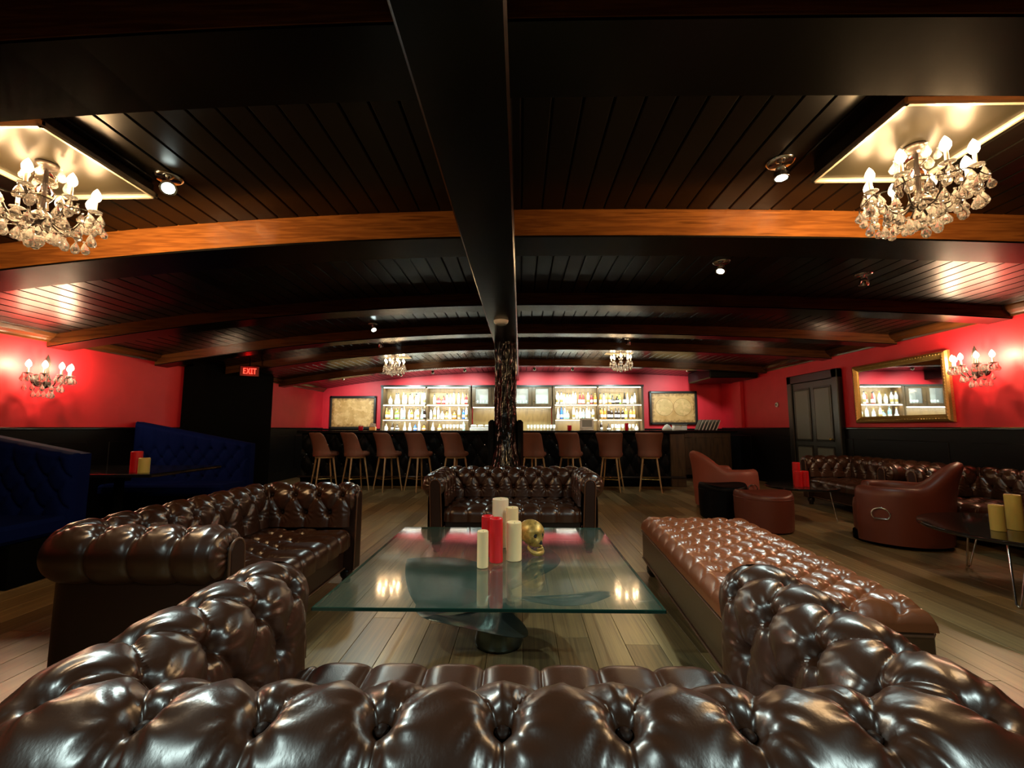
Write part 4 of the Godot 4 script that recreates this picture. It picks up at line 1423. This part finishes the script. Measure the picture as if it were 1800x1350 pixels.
func glass_cupboard() -> void:
	var xa := -1.30
	var xb := 0.84
	var w := xb - xa
	var t := thing("glass_door_cupboard", "glass doored wall cupboard of the back bar, between the bottle shelves", "cupboard", P((xa + xb) / 2, 1.11, 11.66))
	obj("back_panel", boxm(Vector3(w, 1.18, 0.02), 0.002, Vector3(0, 0.59, -0.20)), M.oak, t)
	obj("top_panel", boxm(Vector3(w, 0.06, 0.38), 0.006, Vector3(0, 1.20, -0.02)), M.door_frame, t)
	obj("bottom_panel", boxm(Vector3(w, 0.05, 0.34), 0.006, Vector3(0, 0.665, -0.02)), M.oak_dark, t)
	obj("lining", boxm(Vector3(w - 0.02, 0.50, 0.01), 0.001, Vector3(0, 0.94, -0.15)), M.frost, t)
	for k in 4:
		var x := -w / 2 + w / 4 * (k + 0.5)
		var f := MB.new()
		for s in [-1.0, 1.0]:
			f.box(Vector3(x + s * (w / 8 - 0.05), 0.93, 0.14), Vector3(0.10, 0.50, 0.03), 0.005)
			f.box(Vector3(x, 0.93 + s * 0.225, 0.14), Vector3(w / 4 - 0.2, 0.05, 0.028), 0.005)
		var d := obj("cupboard_door", f, M.oak_dark, t)
		obj("pane", boxm(Vector3(w / 4 - 0.19, 0.41, 0.005), 0.001, Vector3(x, 0.93, 0.138)), M.pane, d)
		obj("knob", lathem([Vector2(0, 0), Vector2(0.008, 0.004), Vector2(0.012, 0.014), Vector2(0, 0.02)], 10), M.brass, d, Vector3(x - w / 8 + 0.05, 0.80, 0.157)).rotation.x = PI / 2
	for s in 5:
		obj("partition", boxm(Vector3(0.03, 0.50, 0.30), 0.002, Vector3(-w / 2 + 0.015 + (w - 0.03) * s / 4.0, 0.93, -0.02)), M.oak_dark, t)
	for k in 2:
		obj("led_strip", boxm(Vector3(w / 2 - 0.06, 0.018, 0.014), 0.002, Vector3((k - 0.5) * w / 2, 0.63, 0.13)), M.led, t)
	area(t, Vector3(0, 0.615, 0.115), Vector3(0, -1, -0.4), Vector2(w - 0.1, 0.03), Color(0.98, 0.97, 0.88), 2.0)
	for k in 4:
		var x := -w / 2 + w / 4 * (k + 0.5)
		obj("led_strip", boxm(Vector3(w / 4 - 0.2, 0.01, 0.012), 0.002, Vector3(x, 1.164, 0.09)), M.led, t)
		area(t, Vector3(x, 1.155, 0.085), Vector3(0, -1, -0.5), Vector2(w / 4 - 0.2, 0.02), Color(1.0, 0.97, 0.88), 0.22)

func bottle_proto(kind: int) -> Array:          # [glass, paper label, cap] meshes
	var pr: Array
	var r: float
	var h: float
	match kind:
		0:
			r = 0.040; h = 0.29
			pr = [Vector2(0, 0), Vector2(r - 0.005, 0), Vector2(r, 0.006), Vector2(r, 0.165), Vector2(r * 0.85, 0.19), Vector2(0.016, 0.215), Vector2(0.014, 0.275), Vector2(0.016, 0.28), Vector2(0.0, 0.28)]
		1:
			r = 0.054; h = 0.24
			pr = [Vector2(0, 0), Vector2(r - 0.006, 0), Vector2(r, 0.01), Vector2(r * 1.02, 0.10), Vector2(r * 0.85, 0.14), Vector2(0.02, 0.165), Vector2(0.015, 0.22), Vector2(0.018, 0.225), Vector2(0.0, 0.225)]
		2:
			r = 0.037; h = 0.335
			pr = [Vector2(0, 0), Vector2(r - 0.005, 0), Vector2(r, 0.008), Vector2(r, 0.21), Vector2(r * 0.9, 0.23), Vector2(0.016, 0.26), Vector2(0.014, 0.32), Vector2(0.0, 0.32)]
		_:
			r = 0.050; h = 0.31
			pr = [Vector2(0, 0), Vector2(r - 0.005, 0), Vector2(r, 0.008), Vector2(r * 0.72, 0.12), Vector2(0.02, 0.22), Vector2(0.014, 0.29), Vector2(0.0, 0.295)]
	var lab := lathem([Vector2(r + 0.001, 0.045 if kind != 3 else 0.03), Vector2(r + 0.0015 if kind != 3 else r * 0.85, 0.12 if kind != 1 else 0.095)], 12)
	var cp := lathem([Vector2(0, h - 0.035), Vector2(0.0175, h - 0.035), Vector2(0.0175, h - 0.002), Vector2(0.015, h), Vector2(0, h)], 10)
	return [lathem(pr, 12).mesh(), lab.mesh(), cp.mesh()]

func bottles() -> void:
	var protos := [bottle_proto(0), bottle_proto(1), bottle_proto(2), bottle_proto(3)]
	var words := {"c": "clear", "w": "white", "p": "pale pink", "r": "red", "a": "amber", "o": "orange", "g": "green", "t": "teal", "b": "blue", "d": "black", "y": "yellow"}
	var shapes := ["bottle", "squat bottle", "tall bottle", "cone-shaped bottle"]
	var L := 640.0
	var R := 900.0
	# shelf, origin, list of "x kind colour"
	var rows := [
		["top shelf of the left bottle shelving", 2, L, "335c1 398c3 440c3 495p2 538p0 583p0 625c3 666c0 703c2 748w2 787w2 912p0 978r1 1036r1 1088c0 1128c0 1178p2 1235c2 1297c3 1338r0"],
		["middle shelf of the left bottle shelving", 1, L, "262a0 305a0 355c2 403g0 437g0 476w2 522t2 578c0 622o0 665w0 703w0 750t3 808d2 868w0 928w2 967w2 1028c1 1080a1 1128c3 1180o1 1250w2 1303b0 1348w2"],
		["bottom shelf of the left bottle shelving", 0, L, "278c1 355d0 435d1 520c3 602c3 660b1 725c2 778o1 906c3 985a1 1315t2"],
		["top shelf of the right bottle shelving", 2, R, "578w2 612w2 652w2 690w0 728p0 770w0 805c2 843c2 895r3 945r3 1003w2 1055r0 1125o0 1172o3 1210c0 1246a0 1288a0 1335d1 1385d1 1425g0 1480d3 1530c3 1578c1 1628c2"],
		["middle shelf of the right bottle shelving", 1, R, "605c3 655b2 693t2 735t1 810w2 858c0 898c0 945t0 985c2 1025w0 1063w0 1137a0 1178a0 1228o2 1268d2 1318d0 1362d0 1412d0 1452d0 1505y2 1558a0 1610a2"],
		["bottom shelf of the right bottle shelving", 0, R, "1150d2 1275d1 1390w1 1640c1"],
	]
	for row in rows:
		var list: PackedStringArray = row[3].split(" ")
		for k in list.size():
			var s: String = list[k]
			var kind := int(s[-1])
			var col := s[-2]
			var x := bx_px(row[2] + float(s.left(-2)) / 7.5, 11.62)
			var ends := [-3.74, -1.33] if row[2] == L else [0.86, 3.26]
			var mid: float = (ends[0] + ends[1]) / 2 + 0.02
			x = clampf(x, ends[0] + 0.12, ends[1] - 0.12)
			if absf(x - mid) < 0.075:
				x = mid + (0.075 if x > mid else -0.075)
			var place := "%s from left" % ordinal(k) if k <= list.size() / 2 else ("%s from right" % ordinal(list.size() - 1 - k) if k < list.size() - 1 else "rightmost")
			if k == 0:
				place = "leftmost"
			var t := thing("liquor_bottle", "%s %s, %s on the %s" % [words[col], shapes[kind], place, row[0]], "bottle", P(x, SHELF[row[1]] + 0.0, 11.63 + 0.10 * (k % 2)), rng.randf() * TAU, "bottles on the back bar shelves")
			if row[1] == 0:
				t.scale = Vector3(0.95, 0.76, 0.95)
			obj("glass_body", protos[kind][0], M["bottle_" + col], t)
			obj("paper_label", protos[kind][1], M.paper if col != "w" or k % 2 else M.cap_gold, t)
			obj("cap", protos[kind][2], M.cap_dark if k % 3 else M.cap_gold, t)

func goblet(label: String, at: Vector3, s := 1.0, group := "") -> void:
	var t := thing("drinking_glass", label, "glass", at, 0.0, group)
	obj("bowl", lathem([Vector2(0.004, 0.07), Vector2(0.026, 0.085), Vector2(0.036, 0.12), Vector2(0.031, 0.17), Vector2(0.029, 0.17), Vector2(0.033, 0.12), Vector2(0.024, 0.09), Vector2(0, 0.078)], 14), M.bottle_c, t)
	obj("stem", lathem([Vector2(0, 0), Vector2(0.03, 0), Vector2(0.028, 0.004), Vector2(0.005, 0.012), Vector2(0.004, 0.07), Vector2(0, 0.072)], 12), M.bottle_c, t)
	t.scale = Vector3.ONE * s

func bar_clutter() -> void:
	# glasses behind the cupboard doors
	for k in 4:
		for j in 4:
			var x := -1.30 + 2.14 / 4 * (k + 0.5) - 0.12 + 0.08 * j
			goblet("small stemmed glass, %s from left behind the %s cupboard door" % [ordinal(j), ordinal(k)], P(x, 1.803, 11.62), 0.78, "glasses in the glass cupboard")
	# glasses drying on the worktop
	for j in 9:
		goblet("stemmed glass, %s from left in the row right of the column" % ordinal(j), P(0.20 + 0.085 * j, 1.11, 11.40), 1.0, "glasses on the back bar worktop")
	for j in 6:
		goblet("stemmed glass, %s from left in the row left of the column" % ordinal(j), P(-2.02 + 0.09 * j, 1.11, 11.40), 1.05, "glasses on the back bar worktop")
	for j in 7:
		goblet("stemmed glass, %s from left in the row at the shelving's right end" % ordinal(j), P(2.40 + 0.09 * j, 1.11, 11.40), 1.1, "glasses on the back bar worktop")
	# till screens
	var t := thing("till_screen", "white till with a grey screen on the bar, second stool right of the column", "till", P(1.42, 1.1425, 9.35), 0.15)
	obj("base", boxm(Vector3(0.26, 0.04, 0.2), 0.012, Vector3(0, 0.02, 0)), M.white, t)
	obj("casing", boxm(Vector3(0.30, 0.22, 0.06), 0.02, Vector3(0, 0.15, 0)), M.white, t)
	obj("screen", boxm(Vector3(0.22, 0.15, 0.008), 0.002, Vector3(0, 0.15, 0.031)), M.frost, t)
	t = thing("steel_tray", "white steel rack of folded towels on the worktop left of the column", "rack", P(-1.05, 1.11, 11.4))
	obj("tray", boxm(Vector3(0.55, 0.10, 0.2), 0.02, Vector3(0, 0.05, 0)), M.white, t)
	for k in 3:
		obj("folded_towel", boxm(Vector3(0.15, 0.07, 0.16), 0.025, Vector3(-0.18 + 0.18 * k, 0.135, 0)), M.paper, t)
	# small things along the counter
	for q in [["red glass candle jar on the bar, left of the white till", 1.05, 0.045, 0.11], ["tall red glass candle jar on the bar behind the seventh stool", 2.27, 0.038, 0.16], ["red glass candle jar on the bar under the left map", -3.46, 0.05, 0.10]]:
		t = thing("candle_jar", q[0], "candle jar", P(q[1], 1.1425, 9.35), 0.0, "red candle jars on the bar")
		var r: float = q[2]
		var h: float = q[3]
		obj("jar", lathem([Vector2(0, 0), Vector2(r * 0.8, 0), Vector2(r, 0.02), Vector2(r, h - 0.01), Vector2(r * 0.9, h), Vector2(r * 0.8, h - 0.004), Vector2(r * 0.8, 0.03), Vector2(0, 0.03)], 18), M.red_glass, t)
		obj("wax", lathem([Vector2(0, 0.03), Vector2(r * 0.78, 0.03), Vector2(r * 0.78, h * 0.6), Vector2(0, h * 0.6)], 16), M.wax_red, t)
	t = thing("napkin_caddy", "brass caddy with folded white napkins on the bar's left end", "caddy", P(-3.20, 1.1425, 9.35))
	obj("caddy_box", boxm(Vector3(0.13, 0.08, 0.1), 0.008, Vector3(0, 0.04, 0)), M.brass, t)
	for k in 4:
		obj("napkin", boxm(Vector3(0.02, 0.08, 0.08), 0.005, Vector3(-0.042 + 0.028 * k, 0.11, 0)), M.paper, t)
	# menus and papers on the return
	for k in 6:
		var mn := thing("menu_folder", "black menu folder with pale edge, %s in the leaning row on the bar return" % ordinal(k), "menu", P(4.33 + 0.085 * k, 1.1475, 10.80), 0.0, "menus leaning on the bar return")
		var a := obj("cover", boxm(Vector3(0.018, 0.27, 0.2), 0.003, Vector3(0, 0.135, 0)), M.cap_dark, mn)
		var b := obj("pages", boxm(Vector3(0.024, 0.255, 0.19), 0.002, Vector3(0.021, 0.135, 0)), M.paper, mn)
		mn.rotation.z = -0.42
	t = thing("receipt_box", "cream wooden box on the bar return under the right map", "box", P(3.92, 1.14, 10.80))
	obj("box_body", boxm(Vector3(0.30, 0.12, 0.2), 0.008, Vector3(0, 0.06, 0)), M.paper, t)
	obj("lid", boxm(Vector3(0.31, 0.025, 0.21), 0.006, Vector3(0, 0.133, 0)), M.cream_trim, t)
	obj("clasp", boxm(Vector3(0.02, 0.03, 0.006), 0.001, Vector3(0, 0.11, 0.104)), M.brass, t)
	t = thing("folded_cloth", "heap of white folded cloth left of the cream box on the bar return", "cloth", P(3.62, 1.14, 10.80))
	obj("cloth", lathem([Vector2(0, 0), Vector2(0.11, 0), Vector2(0.125, 0.02), Vector2(0.10, 0.07), Vector2(0.05, 0.13), Vector2(0, 0.15)], 9), M.paper, t)
	# smoke detector under the central beam
	t = thing("smoke_detector", "white round smoke detector under the central beam by the column", "smoke detector", P(-0.235, 2.50, 5.15))
	obj("housing", lathem([Vector2(0, -0.05), Vector2(0.06, -0.05), Vector2(0.085, -0.03), Vector2(0.09, -0.008), Vector2(0.09, 0), Vector2(0, 0)], 28), M.white, t)
	obj("grille", lathem([Vector2(0.055, -0.055), Vector2(0.062, -0.056), Vector2(0.066, -0.048), Vector2(0.055, -0.048)], 28), M.frost, t)

# ------------------------------------------------------------------ lamps
func build_lamps() -> void:
	make_chandelier("large crystal chandelier with eight candle bulbs at the right, nearest", P(2.0, 2.62, 2.10), 2.4).scale = Vector3.ONE * 0.86
	make_chandelier("large crystal chandelier with candle bulbs at the left edge, nearest", P(-2.50, 2.59, 2.11), 2.4).scale = Vector3.ONE * 0.86
	make_chandelier("small distant crystal chandelier before the left bottle shelving", P(-2.36, ceil_y(-2.36) - 0.10, 8.0), 1.0).scale = Vector3.ONE * 0.74
	make_chandelier("small distant crystal chandelier before the right bottle shelving", P(1.87, ceil_y(1.87) - 0.10, 8.0), 1.0).scale = Vector3.ONE * 0.74
	make_sconce("crystal wall sconce with candle bulbs on the red left wall", P(-5.5, 1.74, 4.78), PI / 2, 1.45)
	make_sconce("crystal wall sconce with candle bulbs on the red wall right of the mirror", P(5.5, 1.88, 5.18), -PI / 2, 1.45)
	make_spot("blazing ceiling spotlight at left aimed at the viewer", P(-2.08, ceil_y(-2.08), 2.38), P(-0.3, 0.6, 0.7), 4.2)
	make_spot("ceiling spotlight at right between its chandelier and the middle beam", P(1.50, ceil_y(1.50), 2.38), P(1.35, 0.0, 2.2), 3.4)
	make_spot("ceiling spotlight beyond the first beam at right", P(1.85, ceil_y(1.85), 3.88), P(0.6, 0.0, 3.0), 1.6)
	make_spot("unlit ceiling spotlight far to the right, beyond the orange beam", P(3.3, ceil_y(3.3), 4.1), P(4.2, 0.0, 5.4), 0.5, false)
	make_spot("bright small ceiling spotlight left of the column, far off", P(-2.1, ceil_y(-2.1), 6.0), P(-0.5, 0.0, 4.6), 2.0)
	make_spot("farther small ceiling spotlight at left above its distant chandelier", P(-2.35, ceil_y(-2.35), 7.1), P(-2.0, 0.0, 8.8), 0.8)
	make_spot("small ceiling spotlight above the distant right chandelier", P(1.85, ceil_y(1.85), 7.3), P(1.6, 0.0, 8.8), 0.8)
	for k in 6:
		var x: float = [-3.0, -2.2, -1.4, 0.35, 1.3, 2.5][k]
		make_spot("tiny ceiling spotlight over the back bar, %s from left" % ordinal(k), P(x, ceil_y(x), 10.7), P(x, 1.75, 11.85), 5.0)
	for x in [-4.3, 4.0]:
		make_spot("ceiling spotlight washing the framed map on the %s of the back wall" % ("left" if x < 0 else "right"), P(x, ceil_y(x), 10.3), P(x * 1.04, 1.6, 11.85), 4.0)
	# behind the viewer
	for x in [-1.9, 1.7]:
		make_spot("ceiling spotlight behind the viewer on the %s" % ("left" if x < 0 else "right"), P(x, ceil_y(x), -0.85), P(x * 0.25, 0.6, 0.95), 2.8, true, 33.0 if x < 0 else 52.0)
